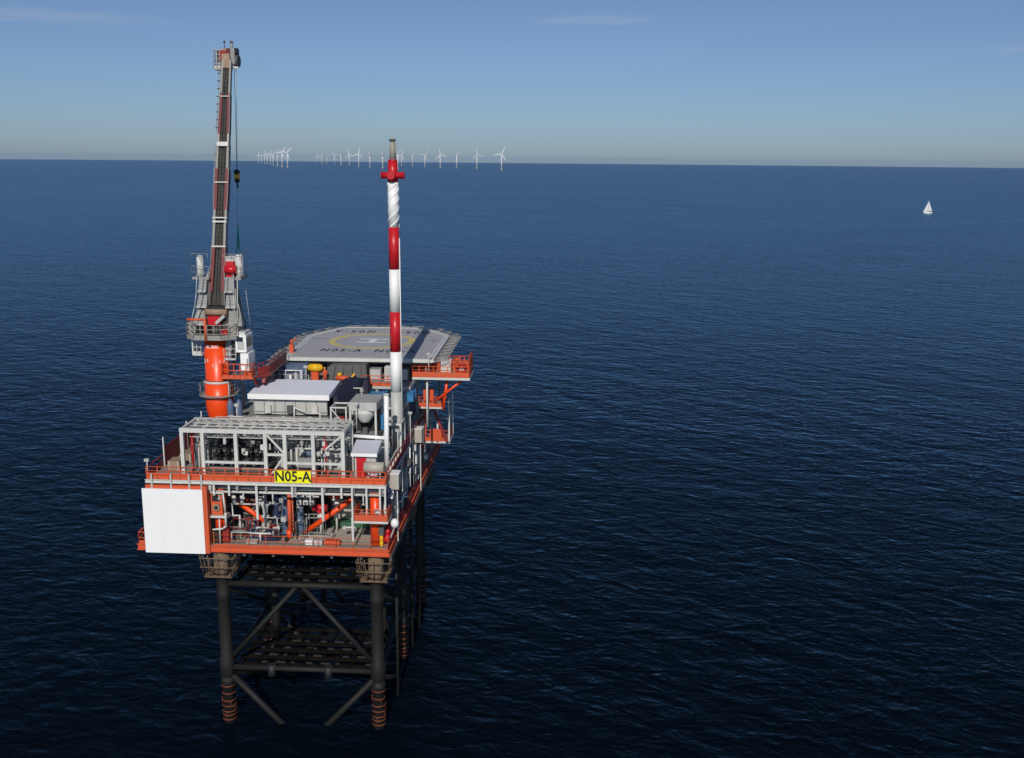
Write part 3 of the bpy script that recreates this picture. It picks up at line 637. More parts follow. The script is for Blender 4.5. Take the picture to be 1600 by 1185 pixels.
b = MB(); b.tube((kx + 1.35, ky - .9, 26.5), (kx + 1.3, ky - .9, 38.4), .05, 'grey', 6); b.tube((kx + 1.5, ky - .7, 26.5), (kx + 1.45, ky - .7, 36.4), .06, 'dark_grey', 6); b.build('conduit', ped)
# white letter marks near the pedestal top: wrapped on the cylinder, worn past reading in the photo
b = MB()
for i in range(7):
    a = R(-90 - 33 + i * 9.2); h = .34
    for dx, z0, z1, w in ((-.055, 0, h, .045), (.055, 0, h * (1 if i % 2 else .55), .04), (0, h * (.4 if i % 3 else .88), h * (.55 if i % 3 else 1), .12)):
        aa = a + dx / 1.29; c = Vector((kx + 1.285 * math.cos(aa), ky + 1.285 * math.sin(aa), 37.55)); tdir = Vector((-math.sin(aa), math.cos(aa), 0))
        b.bar(c + Vector((0, 0, z0)), c + Vector((0, 0, z1)), w, .02, 'white', side=tdir)
b.build('lettering', ped)
b = MB(); b.ring(kx, ky, 1.45, 2.05, 32.48, 32.54, 'crane_grey', 28); b.build('ring_walkway', CR)
b = MB()
pts = [(kx + 2.0 * math.cos(R(a)), ky + 2.0 * math.sin(R(a)), 32.56) for a in range(160, 381, 20)]; b.rail(pts[:4], 'mid_grey', h=1.1, toe=.1, r=.03); b.rail(pts[8:], 'mid_grey', h=1.1, toe=.1, r=.03); b.rail([(kx - 2.0, ky + 1, 32.56), (kx, ky + 2.2, 32.56), (kx + 2.0, ky + 1, 32.56)], 'mid_grey', h=1.1, toe=.1, r=.03); b.build('railing', CR)
b = MB(); b.ring(kx, ky, .4, 1.5, 38.35, 38.6, 'dark_grey', 28); oc = [(-39.1, 102.0), (-38.0, 101.0), (-35.2, 101.0), (-33.9, 102.0), (-33.9, 105.2), (-35.2, 106.2), (-38.0, 106.2), (-39.1, 105.2)]; b.prism(oc, 38.6, 38.8, 'mid_grey', 'crane_grey', 'dark_grey'); b.build('slew_platform', CR)
b = MB(); b.rail([(x, y, 38.8) for x, y in oc], 'crane_grey', h=1.35, toe=.3, step=.75, r=.045, mids=3, close=True); b.build('railing', CR)
for x0, x1, z in ((-39.0, -38.2, 40.2), (-34.7, -33.9, 39.9)):
    b = MB(); b.box(x0, x1, 102.2, 104.5, 38.82, z, 'crane_grey'); b.box(x0 + .05, x1 - .05, 102.17, 102.2, 38.95, z - .25, 'beige'); b.build('cabinet', CR)
b = MB(); b.box(-37.3, -34.9, 102.6, 105.4, 38.82, 41.0, 'machinery_brown'); b.box(-37.0, -35.2, 102.4, 105.2, 41.0, 41.9, 'black'); b.box(-37.25, -37.0, 102.3, 102.6, 38.9, 40.6, 'black'); b.box(-35.9, -35.5, 102.2, 102.6, 38.9, 39.9, 'black'); b.tube((-37.2, 102.5, 41.3), (-34.9, 102.5, 41.3), .35, 'tan', 12); b.build('machinery_house', CR)
b = MB(); b.box(-36.9, -35.6, 102.2, 102.5, 40.0, 40.9, 'red'); b.box(-35.5, -34.9, 102.1, 102.45, 38.9, 39.6, 'red'); b.bar((-36.0, 102.1, 40.2), (-35.1, 102.1, 41.0), .3, .3, 'grey'); b.build('red_winch', CR)
b = MB(); b.path([(-38.6, 100.95, 40.75), (-36.75, 100.95, 40.75), (-36.75, 100.95, 38.5)], .13, 'orange', 10); b.build('service_pipe', CR)
for s in (-1, 1):   # A-frame legs and grated side stairs flaring out beside the boom foot
    cx_ = -36.1
    b = MB(); b.bar((cx_ + s * 2.3, 102.0, 38.9), (cx_ + s * 1.25, 104.6, 45.2), .22, .22, 'crane_grey'); b.bar((cx_ + s * 2.1, 105.4, 38.9), (cx_ + s * 1.25, 105.0, 45.2), .22, .22, 'crane_grey'); b.build('frame_leg', CR)
    b = MB()
    for z0, z1, w0, w1 in ((39.9, 41.6, 2.6, 2.1), (41.7, 43.2, 2.05, 1.85), (43.3, 44.6, 1.8, 1.75)):
        xi = cx_ + s * .98; b.hexa([(min(xi, cx_ + s * w0), 102.6, z0), (max(xi, cx_ + s * w0), 102.6, z0), (max(xi, cx_ + s * w0), 103.6, z0), (min(xi, cx_ + s * w0), 103.6, z0), (min(xi, cx_ + s * w1), 103.1, z1), (max(xi, cx_ + s * w1), 103.1, z1), (max(xi, cx_ + s * w1), 104, z1), (min(xi, cx_ + s * w1), 104, z1)], 'mid_grey')
        for q in range(5):
            f = (q + .5) / 5; zz = z0 + (z1 - z0) * f; b.bar((xi, 102.58 + .5 * f, zz), (cx_ + s * (w0 + (w1 - w0) * f), 102.58 + .5 * f, zz), .05, .07, 'crane_grey', side=(0, 1, 0))
        b.bar((xi, 102.55, z0 + .1), (cx_ + s * w0, 102.55, z0 + .1), .08, .16, 'grey', side=(0, 1, 0)); b.tube((cx_ + s * (w0 + .12), 102.4, z0), (cx_ + s * (w1 + .15), 102.9, z1 + .5), .05, 'grey', 5); b.tube((cx_ + s * (w0 - .5), 102.4, z0), (cx_ + s * (w1 - .5), 102.9, z1 + .2), .04, 'mid_grey', 5)
    b.build('side_stair', CR)
    b = MB(); x = cx_ + s * 1.1; P = [(cx_ + s * .8, 103.2, 44.7), (cx_ + s * 2.55, 103.2, 44.7), (cx_ + s * 2.55, 105.6, 44.7)]; b.box(min(P[0][0], P[1][0]), max(P[0][0], P[1][0]), 103.2, 105.6, 44.55, 44.7, 'mid_grey'); b.rail(P, 'mid_grey', h=1.2, toe=.15, r=.03, step=.8); b.rail([(a, c, z + 1.9) for a, c, z in P], 'mid_grey', h=.6, toe=0, r=.03, step=.9, mids=1); b.build('side_platform', CR)
b = MB(); b.lathe(-38.0, 104.0, [(.28, 44.75), (.36, 45.0), (.36, 46.7), (.25, 46.95)], 'light_grey', 14); b.build('tank', CR)
b = MB(); b.lathe(-33.9, 104.0, [(.35, 44.75), (.42, 45.0), (.42, 46.8), (.3, 47.1)], 'light_grey', 14); b.build('tank', CR)
b = MB(); b.box(-35.2, -34.35, 103.5, 105.2, 44.8, 46.4, 'red'); b.tube((-35.2, 103.4, 45.6), (-34.0, 103.4, 45.6), .42, 'red', 14); b.box(-35.3, -34.2, 103.9, 104.9, 46.4, 46.9, 'grey'); b.build('hoist_winch', CR)
# boom
ba = Vector((-.008, .287, .958)).normalized(); bn = Vector((0, -.958, .287))
def bpnt(z, u=0, n=0): return Vector((-36.22, 103.5, 41.8)) + ba * ((z - 41.8) / ba.z) + Vector((u, 0, 0)) + bn * n
secs = [(41.8, 43.2, 1.72, 1.6, 'machinery_brown', 1.0), (43.2, 47.7, 1.58, 1.36, 'boom_red', 1.0), (47.7, 50.4, 1.34, 1.27, 'boom_grey', .9), (50.4, 51.4, 1.36, 1.34, 'boom_grey', .85), (51.4, 55.6, 1.36, 1.42, 'boom_red', .85), (55.6, 58.2, 1.28, 1.2, 'boom_grey', .8), (58.2, 59.2, 1.16, 1.14, 'tip_metal', .7), (59.2, 63.4, 1.18, 1.02, 'boom_red', .7), (63.4, 66.8, .96, .94, 'boom_grey', .62)]
for z0, z1, w0, w1, m, dp in secs:
    for s in (-1, 1):
        b = MB(); cw = (.30 if m == 'boom_red' else .20) * (w0 / 1.4)
        P = []
        for z, w in ((z0, w0), (z1, w1)):
            for u, n in ((s * w / 2, dp / 2), (s * (w / 2 - cw), dp / 2), (s * (w / 2 - cw), -dp / 2), (s * w / 2, -dp / 2)): P.append(bpnt(z, u, n))
        if s > 0: P = [P[i] for i in (1, 0, 3, 2, 5, 4, 7, 6)]
        b.hexa(P, m)
        b.bar(bpnt(z0, s * (w0 / 2 + .03), dp / 2), bpnt(z1, s * (w1 / 2 + .03), dp / 2), .045, .08, 'boom_grey', side=(1, 0, 0))
        sec = b.build('boom_chord', CR)
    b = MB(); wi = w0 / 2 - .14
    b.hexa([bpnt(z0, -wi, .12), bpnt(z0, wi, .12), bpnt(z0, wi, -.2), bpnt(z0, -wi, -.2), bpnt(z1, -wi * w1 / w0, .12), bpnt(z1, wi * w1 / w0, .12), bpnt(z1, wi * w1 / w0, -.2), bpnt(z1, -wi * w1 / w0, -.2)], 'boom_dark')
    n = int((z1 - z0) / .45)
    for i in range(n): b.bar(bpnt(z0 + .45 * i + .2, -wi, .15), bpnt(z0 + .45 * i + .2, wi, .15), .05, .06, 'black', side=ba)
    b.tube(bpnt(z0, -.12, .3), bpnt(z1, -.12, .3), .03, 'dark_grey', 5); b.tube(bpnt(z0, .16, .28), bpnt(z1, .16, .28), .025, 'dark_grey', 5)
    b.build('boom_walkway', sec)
for z, w, t in ((47.7, 1.5, .14), (50.2, 1.5, .16), (50.6, 1.55, .12), (54.2, 1.42, .1), (58.1, 1.2, .45), (63.0, 1.1, .08)):
    b = MB(); b.bar(bpnt(z, -w / 2, .45), bpnt(z, w / 2, .45), t, .12, 'light_grey', side=ba); b.build('boom_collar', CR)
b = MB()   # caged ladder up the left side of the boom
for z0, z1 in ((52, 58), (59.5, 66)):
    for u in (-.95, -.72): b.tube(bpnt(z0, u * (1 if z0 < 55 else .85), .2), bpnt(z1, u * (.9 if z0 < 55 else .78), .2), .03, 'mid_grey', 5)
    for i in range(int((z1 - z0) / .8)):
        z = z0 + .4 + i * .8; b.bar(bpnt(z, -.92, .2), bpnt(z, -.66, .2), .07, .3, 'mid_grey', side=ba)
b.build('boom_ladder', CR)
tx, ty = -36.7, 111.9
b = MB(); b.box(-37.9, -36.9, 111.0, 113.0, 65.9, 66.05, 'mid_grey'); b.rail([(-37.9, 111, 66.05), (-36.9, 111, 66.05)], 'grey', h=1.9, toe=.3, step=.35, r=.04, mids=4); b.rail([(-37.9, 111, 66.05), (-37.9, 113, 66.05), (-36.9, 113, 66.05)], 'grey', h=1.9, toe=.3, step=.5, r=.04, mids=4); b.build('tip_platform', CR)
b = MB(); b.box(-37.7, -36.75, 111.3, 112.6, 66.1, 67.7, 'crane_grey'); b.box(-37.6, -37.2, 111.1, 111.3, 67.0, 67.9, 'machinery_brown'); b.box(-37.1, -36.6, 111.0, 111.3, 66.3, 66.8, 'dark_grey'); b.box(-36.5, -36.15, 110.9, 111.3, 67.6, 68.1, 'boom_red'); b.build('tip_machinery', CR)
b = MB(); b.hexa([bpnt(66, -.45, .3), bpnt(66, .5, .3), bpnt(66, .5, -.4), bpnt(66, -.45, -.4), bpnt(68.0, -.6, .3), bpnt(68.0, .2, .3), bpnt(68.0, .2, -.4), bpnt(68.0, -.6, -.4)], 'tan'); b.box(-37.2, -36.5, 110.9, 111.1, 66.9, 67.9, 'deep_red'); b.tube((-36.8, 111.4, 67.8), (-36.8, 111.4, 68.9), .05, 'dark_grey', 6); b.ball((-36.8, 111.4, 68.8), .14, 'dark_grey', 6, 4); b.build('tip_head', CR)
b = MB(); b.box(-36.3, -35.7, 111.2, 112.8, 66.5, 68.2, 'mid_grey'); b.tube((-35.95, 111.9, 66.9), (-35.45, 111.9, 66.9), .62, 'dark_grey', 18); b.tube((-35.75, 111.9, 67.8), (-35.55, 111.9, 67.8), .42, 'black', 16); b.box(-36.2, -35.4, 111.3, 111.5, 66.1, 66.3, 'light_grey'); b.build('sheave_head', CR)
b = MB(); b.tube((-36.1, 111.6, 68.1), (-36.1, 111.6, 68.7), .16, 'mid_grey', 8); b.ball((-36.1, 111.6, 68.75), .2, 'dark_grey', 8, 4); b.build('warning_lamp', CR)
b = MB(); b.tube((-36.0, 111.9, 66.6), (-36.32, 112.1, 55.4), .028, 'rope', 5); b.tube((-35.8, 111.9, 66.6), (-36.28, 112.1, 55.4), .028, 'rope', 5); b.build('hoist_rope', CR)
b = MB(); b.box(-36.6, -36.05, 111.95, 112.25, 54.5, 55.3, 'yellow'); b.tube((-36.33, 111.9, 55.3), (-36.33, 112.3, 55.3), .3, 'black', 14); b.tube((-36.33, 111.93, 54.4), (-36.33, 112.27, 54.4), .26, 'black', 12); b.tube((-36.33, 112.1, 54.3), (-36.33, 112.1, 53.8), .09, 'black', 8); b.ring(-36.33, 112.1, .0, .12, 53.6, 53.8, 'dark_grey', 8); b.build('hook_block', CR)
b = MB(); 
for x, y, x2 in ((-33.95, 103.3, -33.9), (-34.3, 103.2, -34.2)): b.tube((x, y, 45), (x2, y - .8, 39.6), .05, 'light_grey', 5)
b.tube((-33.2, 103.5, 43.5), (-32.8, 103.2, 40), .03, 'rope', 5); b.build('luffing_rope', CR)
LS = thing('lifting_sling', 'green lifting slings hanging from the crane hook on a thin wire', 'sling', (-36.36, 112.1, 47.4))
b = MB(); b.tube((-36.33, 112.1, 53.6), (-36.5, 112.1, 49.8), .022, 'rope', 5); b.tube((-36.5, 112.1, 49.85), (-36.5, 112.1, 49.5), .1, 'light_grey', 6); b.build('wire', LS)
b = MB()
for x, z in ((-36.75, 46.5), (-36.95, 45.6), (-36.4, 46.6), (-36.6, 46.9)): b.tube((-36.5, 112.1, 49.5), (x, 112.1 + random.uniform(-.2, .2), z), .05, 'teal', 6)
b.build('strap', LS)
# operator cab and access platforms on the right of the pedestal
b = MB(); b.box(-34.1, -33.0, 102.2, 104.4, 37.2, 39.0, 'white'); b.box(-33.9, -33.2, 102.14, 102.2, 37.5, 38.3, 'grey'); b.prism([(-34.0, 102.3), (-33.1, 102.3), (-33.1, 104.2), (-34.0, 104.2)], 39.0, 39.3, 'light_grey'); cab = b.build('cab', CR)
b = MB(); b.box(-33.0, -32.96, 102.5, 104.1, 37.7, 38.7, 'glass'); b.box(-34.0, -33.3, 102.1, 102.13, 38.35, 38.8, 'glass'); b.build('window', cab)
b = MB(); b.box(-33.6, -32.75, 102.0, 104.2, 35.2, 37.1, 'white'); b.box(-32.95, -32.8, 101.95, 102.0, 35.5, 36.6, 'mid_grey'); b.build('machine_box', CR)
b = MB(); b.box(-35.2, -34.2, 102.6, 104.2, 36.4, 38.5, 'mid_grey'); b.rail([(-35.3, 102.0, 36.4), (-34.1, 102.0, 36.4)], 'grey', h=1.2, toe=.2, step=.5, r=.04); b.box(-34.65, -34.3, 102.5, 102.6, 35.3, 38.3, 'black'); b.build('access_stair', CR)
b = MB(); b.box(-38.7, -37.7, 102.3, 104.2, 36.75, 36.9, 'light_grey'); b.rail([(-37.8, 102.3, 36.9), (-38.7, 102.3, 36.9), (-38.7, 104.2, 36.9)], 'light_grey', h=1.5, toe=.3, step=.6, r=.045); b.bar((-38.65, 102.3, 36.8), (-38.65, 102.3, 38.5), .14, .14, 'light_grey'); b.build('side_balcony', CR)
AW = thing('access_walkway', 'red walkway bridging from the crane pedestal to the helideck corner', 'walkway', (-33.5, 104, 34.5))
b = MB(); b.prism([(-35.7, 101.8), (-32.3, 101.8), (-32.3, 104.6), (-35.7, 104.6)], 34.45, 34.65, 'mid_grey', 'orange', 'deep_red'); b.prism([(-32.3, 103), (-31.3, 104.6), (-31.6, 112.4), (-34.2, 112.4), (-33.6, 104.6)], 34.3, 34.5, 'mid_grey', 'deep_red'); b.build('floor', AW)  # deep red edges and underside carry painted shade
b = MB(); b.rail([(-35.6, 104.5, 34.65), (-35.6, 101.9, 34.65), (-32.4, 101.9, 34.65), (-32.4, 102.9, 34.65)], 'orange', h=1.35, toe=.2, step=.7, r=.055); b.rail([(-33.4, 102.2, 34.65), (-32.4, 102.2, 34.65)], 'orange', h=.9, toe=.5, step=.3, r=.05, mids=3); b.build('railing', AW)
b = MB(); b.rail([(-32.2, 103.2, 34.5), (-31.4, 104.7, 34.5), (-31.7, 112.3, 34.5)], 'deep_red', h=1.3, toe=.9, step=.8, r=.05, mids=3); b.bar((-31.9, 104, 34.2), (-33, 111, 32.3), .3, 1.1, 'deep_red'); b.build('railing', AW)  # red flank darkened in the colour, as this side lies in shade
b = MB(); b.bar((-33.5, 109.5, 30.1), (-34.6, 108, 34.3), .2, .2, 'deep_red'); b.bar((-32.2, 108, 30.1), (-32.2, 108, 34.3), .25, .25, 'grey'); b.bar((-35.3, 107.6, 26.3), (-35.3, 107.6, 34.3), .25, .25, 'grey'); b.build('support', AW)

# ------------------------------------------------------------------ equipment building with the white roof
EB = thing('equipment_building', 'grey panelled equipment building with bright white sloping roof in the middle of the deck', 'building', (-28.5, 104.5, 30.1))
b = MB(); b.box(-32.5, -24.75, 102.2, 106.6, 30.7, 32.62, 'grey'); b.build('wall', EB)
b = MB()
for i in range(8): b.box(-32.5 + i * 1.1, -32.42 + i * 1.1, 102.12, 102.2, 30.75, 32.5, 'mid_grey')
b.box(-32.5, -24.75, 102.1, 102.2, 30.95, 31.03, 'mid_grey'); b.build('panel_seam', EB)
b = MB(); b.box(-24.75, -24.68, 102.3, 106.6, 30.2, 32.6, 'navy'); b.build('side_wall', EB)  # navy puts this side's shade into the grey wall's colour
b = MB(); b.hexa([(-32.9, 101.7, 32.5), (-24.4, 101.7, 32.5), (-24.4, 107.1, 32.5), (-32.9, 107.1, 32.5), (-32.9, 101.7, 32.95), (-24.4, 101.7, 32.95), (-24.4, 107.1, 33.35), (-32.9, 107.1, 33.35)], 'roof_white')
for i in range(1, 9): b.bar((-32.9 + i * .95, 101.75, 32.97), (-32.9 + i * .95, 107.05, 33.365), .05, .03, 'white', side=(1, 0, 0))
b.box(-32.92, -24.38, 101.62, 101.7, 32.42, 32.97, 'white'); b.build('roof', EB)
b = MB(); b.box(-32.7, -24.6, 101.95, 106.8, 30.13, 30.5, 'mid_grey'); b.build('skid', EB)
for x, m in ((-31.2, 'light_grey'), (-28.9, 'dark_grey'), (-26.3, 'light_grey')):
    b = MB(); b.box(x, x + .6, 101.8, 102.18, 30.9, 31.7, m); b.build('duct', EB)
b = MB(); b.path([(-28.1, 101.7, 30.2), (-28.1, 101.7, 31.6), (-26.8, 101.7, 31.0), (-25.4, 101.7, 31.0), (-25.4, 101.7, 30.1)], .09, 'light_grey'); b.build('pipe', EB)
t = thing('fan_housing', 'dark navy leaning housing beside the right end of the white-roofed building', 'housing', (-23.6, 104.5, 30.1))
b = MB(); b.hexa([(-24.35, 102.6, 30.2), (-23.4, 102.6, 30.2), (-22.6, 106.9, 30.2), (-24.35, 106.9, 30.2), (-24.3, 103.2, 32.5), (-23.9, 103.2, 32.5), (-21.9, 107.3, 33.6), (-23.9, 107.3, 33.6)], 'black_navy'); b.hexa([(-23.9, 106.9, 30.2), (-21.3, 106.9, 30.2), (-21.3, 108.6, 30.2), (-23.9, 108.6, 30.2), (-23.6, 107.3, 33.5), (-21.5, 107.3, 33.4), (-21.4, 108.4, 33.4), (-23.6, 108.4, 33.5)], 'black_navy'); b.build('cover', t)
b = MB()
for i in range(5): b.bar((-23.3 + i * .2, 103 + i * .9, 30.4), (-23.75 + i * .42, 103.6 + i * .9, 32.5 + i * .22), .06, .06, 'slate')
b.build('rib', t)
t = thing('pipe_rack', 'low rack of grey pipes and valves in front of the white-roofed building', 'pipe rack', (-29, 100, 30.12))
for i in range(4):
    b = MB(); b.tube((-34.5, 99.4 + i * .45, 30.5 + .1 * (i % 2)), (-22.5, 99.4 + i * .45, 30.5 + .1 * (i % 2)), .12, ('grey', 'light_grey', 'mid_grey', 'beige')[i], 8); b.build('pipe', t)
for i in range(9):
    x = -34 + i * 1.35; b = MB(); b.lathe(x, 99.5, [(.16, 30.4), (.2, 30.5), (.2, 30.75), (.08, 30.8), (.08, 31.1), (.2, 31.12), (.2, 31.18)], ('light_grey', 'mid_grey')[i % 2], 10); b.build('valve', t)
t = thing('junction_box', 'small bright white box on the deck edge before the building corner', 'junction box', (-25.0, 99.2, 30.12))
b = MB(); b.box(-25.3, -24.8, 99, 99.4, 30.4, 31.0, 'white'); b.build('box', t); b = MB(); b.box(-25.1, -25.0, 99.1, 99.3, 30.12, 30.4, 'grey'); b.build('stand', t)
t = thing('filter_unit', 'pair of dark grey filter cylinders left of the white-roofed building', 'filter', (-34.4, 102, 30.12))
for x in (-34.9, -34.0):
    b = MB(); b.lathe(x, 102, [(.3, 30.15), (.36, 30.4), (.36, 31.8), (.2, 32.1), (.06, 32.3)], 'slate', 12); b.build('cylinder', t)
b = MB(); b.path([(-34.9, 101.6, 30.6), (-34.9, 101.2, 30.6), (-33.2, 101.2, 30.6)], .08, 'light_grey'); b.build('pipe', t)
# cage with red pump, cooler with hopper
t = thing('pump_cage', 'white steel cage around a dark red pump between building and cooler', 'pump cage', (-22.9, 100.5, 30.1))
b = MB()
for x in (-23.7, -22.15): 
    for y in (99.4, 101.4): b.bar((x, y, 30.13), (x, y, 32.2), .14, .14, 'light_grey')
for y in (99.4, 101.4): b.bar((-23.77, y, 32.25), (-22.08, y, 32.25), .14, .14, 'light_grey', side=(0, 1, 0))
for x in (-23.7, -22.15): b.bar((x, 99.4, 32.22), (x, 101.4, 32.22), .12, .12, 'light_grey', side=(1, 0, 0))
b.bar((-23.65, 99.38, 32.1), (-22.2, 99.38, 30.3), .1, .1, 'light_grey', side=(0, 1, 0)); b.build('frame', t)
b = MB(); b.tube((-23.4, 100.3, 30.7), (-22.5, 100.3, 30.7), .42, 'deep_red', 14); b.box(-23.5, -22.4, 99.9, 100.9, 30.13, 30.4, 'black'); b.box(-23.6, -22.25, 101.2, 101.3, 30.2, 32.1, 'black'); b.build('pump', t)
CO = thing('cooler_unit', 'grey louvred cooler with funnel shaped underside standing on four legs', 'cooler', (-20.4, 101, 29.0))
b = MB(); b.box(-21.9, -19.1, 99.6, 103.4, 31.9, 32.75, 'grey')
for i in range(7): b.box(-21.95, -21.9, 99.7 + i * .52, 100.05 + i * .52, 32.0, 32.65, 'mid_grey'); b.box(-19.1, -19.05, 99.7 + i * .52, 100.05 + i * .52, 32.0, 32.65, 'mid_grey')
b.build('housing', CO)
b = MB()
for i in range(8): b.box(-21.8, -19.2, 99.75 + i * .46, 100.0 + i * .46, 32.76, 32.82, 'mid_grey')
b.build('top_grille', CO)
b = MB(); b.lathe(-20.5, 100.7, [(.5, 30.5), (.6, 30.7), (1.15, 31.5), (1.15, 31.9)], 'light_grey', 20); b.build('hopper', CO)
for x in (-21.8, -19.2):
    for y in (99.75, 103.2):
        b = MB(); b.bar((x, y, 26.3), (x, y, 31.9), .2, .2, 'light_grey'); b.build('leg', CO)
b = MB(); b.box(-21.7, -19.3, 101.9, 103, 29.2, 31.8, 'black'); b.tube((-20.5, 100.7, 29.9), (-20.5, 100.7, 26.3), .3, 'dark_grey', 12); b.box(-21.9, -19.1, 99.7, 103.3, 29.0, 29.2, 'mid_grey'); b.build('duct', CO)
SP = thing('stand_pipe', 'thick white stand pipe with side arm rising in front of the cooler', 'stand pipe', (-17.8, 97.5, 26.28))
b = MB(); b.tube((-17.75, 97.5, 26.3), (-17.68, 97.5, 34.2), .25, 'white', 16); b.build('riser', SP)
b = MB(); b.tube((-17.7, 97.5, 29.7), (-21.3, 97.9, 29.75), .19, 'white', 12); b.build('side_arm', SP)
b = MB(); b.lathe(-17.68, 97.5, [(.3, 34.1), (.3, 34.22)], 'light_grey', 16); b.build('flange', SP)
SH = thing('shelter', 'small shelter with lavender grey roof and orange door near the right front corner', 'shelter', (-19.4, 96, 26.28))
b = MB(); b.box(-20.5, -18.4, 95.2, 97.0, 26.3, 28.6, 'grey'); b.box(-18.4, -18.36, 95.3, 96.9, 26.3, 28.5, 'slate'); b.build('wall', SH)
b = MB(); b.hexa([(-20.75, 94.8, 28.6), (-18.2, 94.8, 28.6), (-18.2, 97.4, 28.6), (-20.75, 97.4, 28.6), (-20.75, 94.8, 28.85), (-18.2, 94.8, 28.85), (-18.2, 97.4, 29.5), (-20.75, 97.4, 29.5)], 'roof_lavender'); b.box(-20.76, -18.19, 94.74, 94.8, 28.55, 28.87, 'white'); b.build('roof', SH)
b = MB(); b.box(-20.3, -19.35, 95.1, 95.19, 26.32, 28.4, 'red'); b.build('door', SH)
t = thing('storage_tank', 'beige horizontal storage tank in front of the lavender-roofed shelter', 'tank', (-18.5, 94.5, 26.28))
b = MB(); b.tube((-19.4, 94.5, 27.55), (-17.45, 94.5, 27.55), .55, 'beige', 20); b.build('vessel', t)
for x in (-19.0, -17.9):
    b = MB(); b.box(x, x + .15, 94.1, 94.9, 26.3, 27.2, 'grey'); b.build('saddle', t)
t = thing('dome_fan', 'small grey domed fan on the upper deck at the right front corner', 'fan', (-18.3, 93.7, 26.3))
b = MB(); b.ball((-18.3, 93.65, 27.15), .42, 'roof_lavender', 14, 6, .6); b.build('dome', t); b = MB(); b.lathe(-18.3, 93.65, [(.3, 26.3), (.3, 27.05)], 'grey', 12); b.build('base', t)
t = thing('dome_fan', 'small grey domed fan on the low orange balcony by the right column', 'fan', (-18.1, 93.3, 22.72))
b = MB(); b.ball((-17.95, 93.3, 23.5), .4, 'roof_lavender', 14, 6, .6); b.build('dome', t); b = MB(); b.lathe(-17.95, 93.3, [(.28, 22.73), (.28, 23.4)], 'grey', 12); b.build('base', t)
# cabinets hung on the right side
def side_cab(y, z, label):
    t = thing('cabinet', label, 'cabinet', (-16.7, y, z), 'white cabinets on the right side of the platform')
    b = MB(); b.box(-17.15, -16.15, y - .6, y + .6, z, z + 1.55, 'beige'); b.box(-17.2, -16.1, y - .65, y + .65, z + 1.55, z + 1.63, 'white'); b.build('body', t)
    for dx in (-.3, .3):
        b = MB(); b.bar((-16.7 + dx, y, z), (-16.7 + dx, y, 19.65), .1, .1, 'light_grey'); b.build('post', t)
side_cab(95.6, 25.2, 'white cabinet on posts at the front right corner between the two decks')
side_cab(111.5, 25.5, 'white cabinet on posts far back along the right side near the orange stair tower')
# blue tanks and containers amidships
def container(x0, x1, y0, y1, z0, z1, m, label, ribs=8, name='container', group=None):
    t = thing(name, label, 'container', ((x0 + x1) / 2, (y0 + y1) / 2, z0), group)
    b = MB(); b.box(x0 + .05, x1 - .05, y0 + .05, y1 - .05, z0 + .1, z1 - .08, m)
    for i in range(ribs): x = x0 + .2 + (x1 - x0 - .4) * i / ribs; b.box(x, x + .1, y0, y0 + .06, z0 + .15, z1 - .15, m)
    b.build('body', t)
    b = MB()
    for x in (x0, x1 - .12):
        for y in (y0 - .02, y1 - .1): b.box(x, x + .12, y, y + .12, z0, z1, m)
    for z in (z0, z1 - .1): b.box(x0 + .12, x1 - .12, y0 - .02, y0 + .08, z, z + .1, m)
    b.build('frame', t); return t
BG = 'blue containers amidships'
container(-21.6, -19.6, 106.3, 108.6, 31.0, 32.0, 'blue', 'blue container behind the cooler, left of the vent stack', group=BG)
container(-17.4, -15.7 - .9, 107.8, 110, 31.0, 31.9, 'blue', 'blue container just right of the vent stack', group=BG, ribs=4)
container(-18.95, -18.45, 101.2, 102.2, 29.6, 31.1, 'blue', 'narrow upright blue cabinet between the cooler and the vent stack', ribs=2, group=BG)
b = MB(); b.prism([(-23, 105.2), (-17.2, 105.2), (-17.2, 109.6), (-23, 109.6)], 30.75, 30.98, 'floor_grey', 'light_grey', 'dark_grey')
for x in (-22.8, -20, -17.4): b.bar((x, 105.4, 26.3), (x, 105.4, 30.75), .2, .2, 'light_grey'); b.bar((x, 109.3, 26.3), (x, 109.3, 30.75), .2, .2, 'grey')
b.build('small_deck', PL)
b = MB(); b.rail([(-22.9, 105.3, 30.98), (-19.2, 105.3, 30.98)], 'light_grey', h=1.0, toe=.2, r=.05, step=1); b.rail([(-17.3, 105.3, 30.98), (-17.3, 109.5, 30.98)], 'grey', h=1.0, toe=.2, r=.04, step=1); b.build('railing', PL)
t = thing('tank_frame', 'grey caged tanks left of the blue container behind the cooler', 'tanks', (-22.3, 105, 30.98))
for x, y in ((-22.6, 106), (-22.1, 107), (-22.7, 107.6)):
    b = MB(); b.lathe(x, y, [(.25, 31), (.3, 31.2), (.3, 32.4), (.12, 32.7)], ('light_grey', 'dark_grey', 'mid_grey')[int(y) % 3], 12); b.build('bottle', t)
b = MB()
for x in (-23, -21.8): b.bar((x, 105.6, 30.99), (x, 105.6, 32.9), .1, .1, 'light_grey')
b.bar((-23, 105.6, 32.9), (-21.8, 105.6, 32.9), .1, .1, 'light_grey', side=(0, 1, 0)); b.build('frame', t)
container(-33.4, -29.4, 111.6, 114.2, 32.22, 34.0, 'slate', 'slate blue container with white front marks under the left front of the helideck', ribs=9)
t = thing('pipe_cabinet', 'white pipe work and boxes in front of the slate container under the helideck', 'pipework', (-31.4, 111.3, 32.2))
for i in range(6):
    x = -33 + i * .62; b = MB(); b.box(x, x + .3, 111.1, 111.35, 32.23 + .1 * (i % 2), 33.0 + .25 * (i % 3), ('white', 'light_grey', 'roof_lavender')[i % 3]); b.build('box', t)
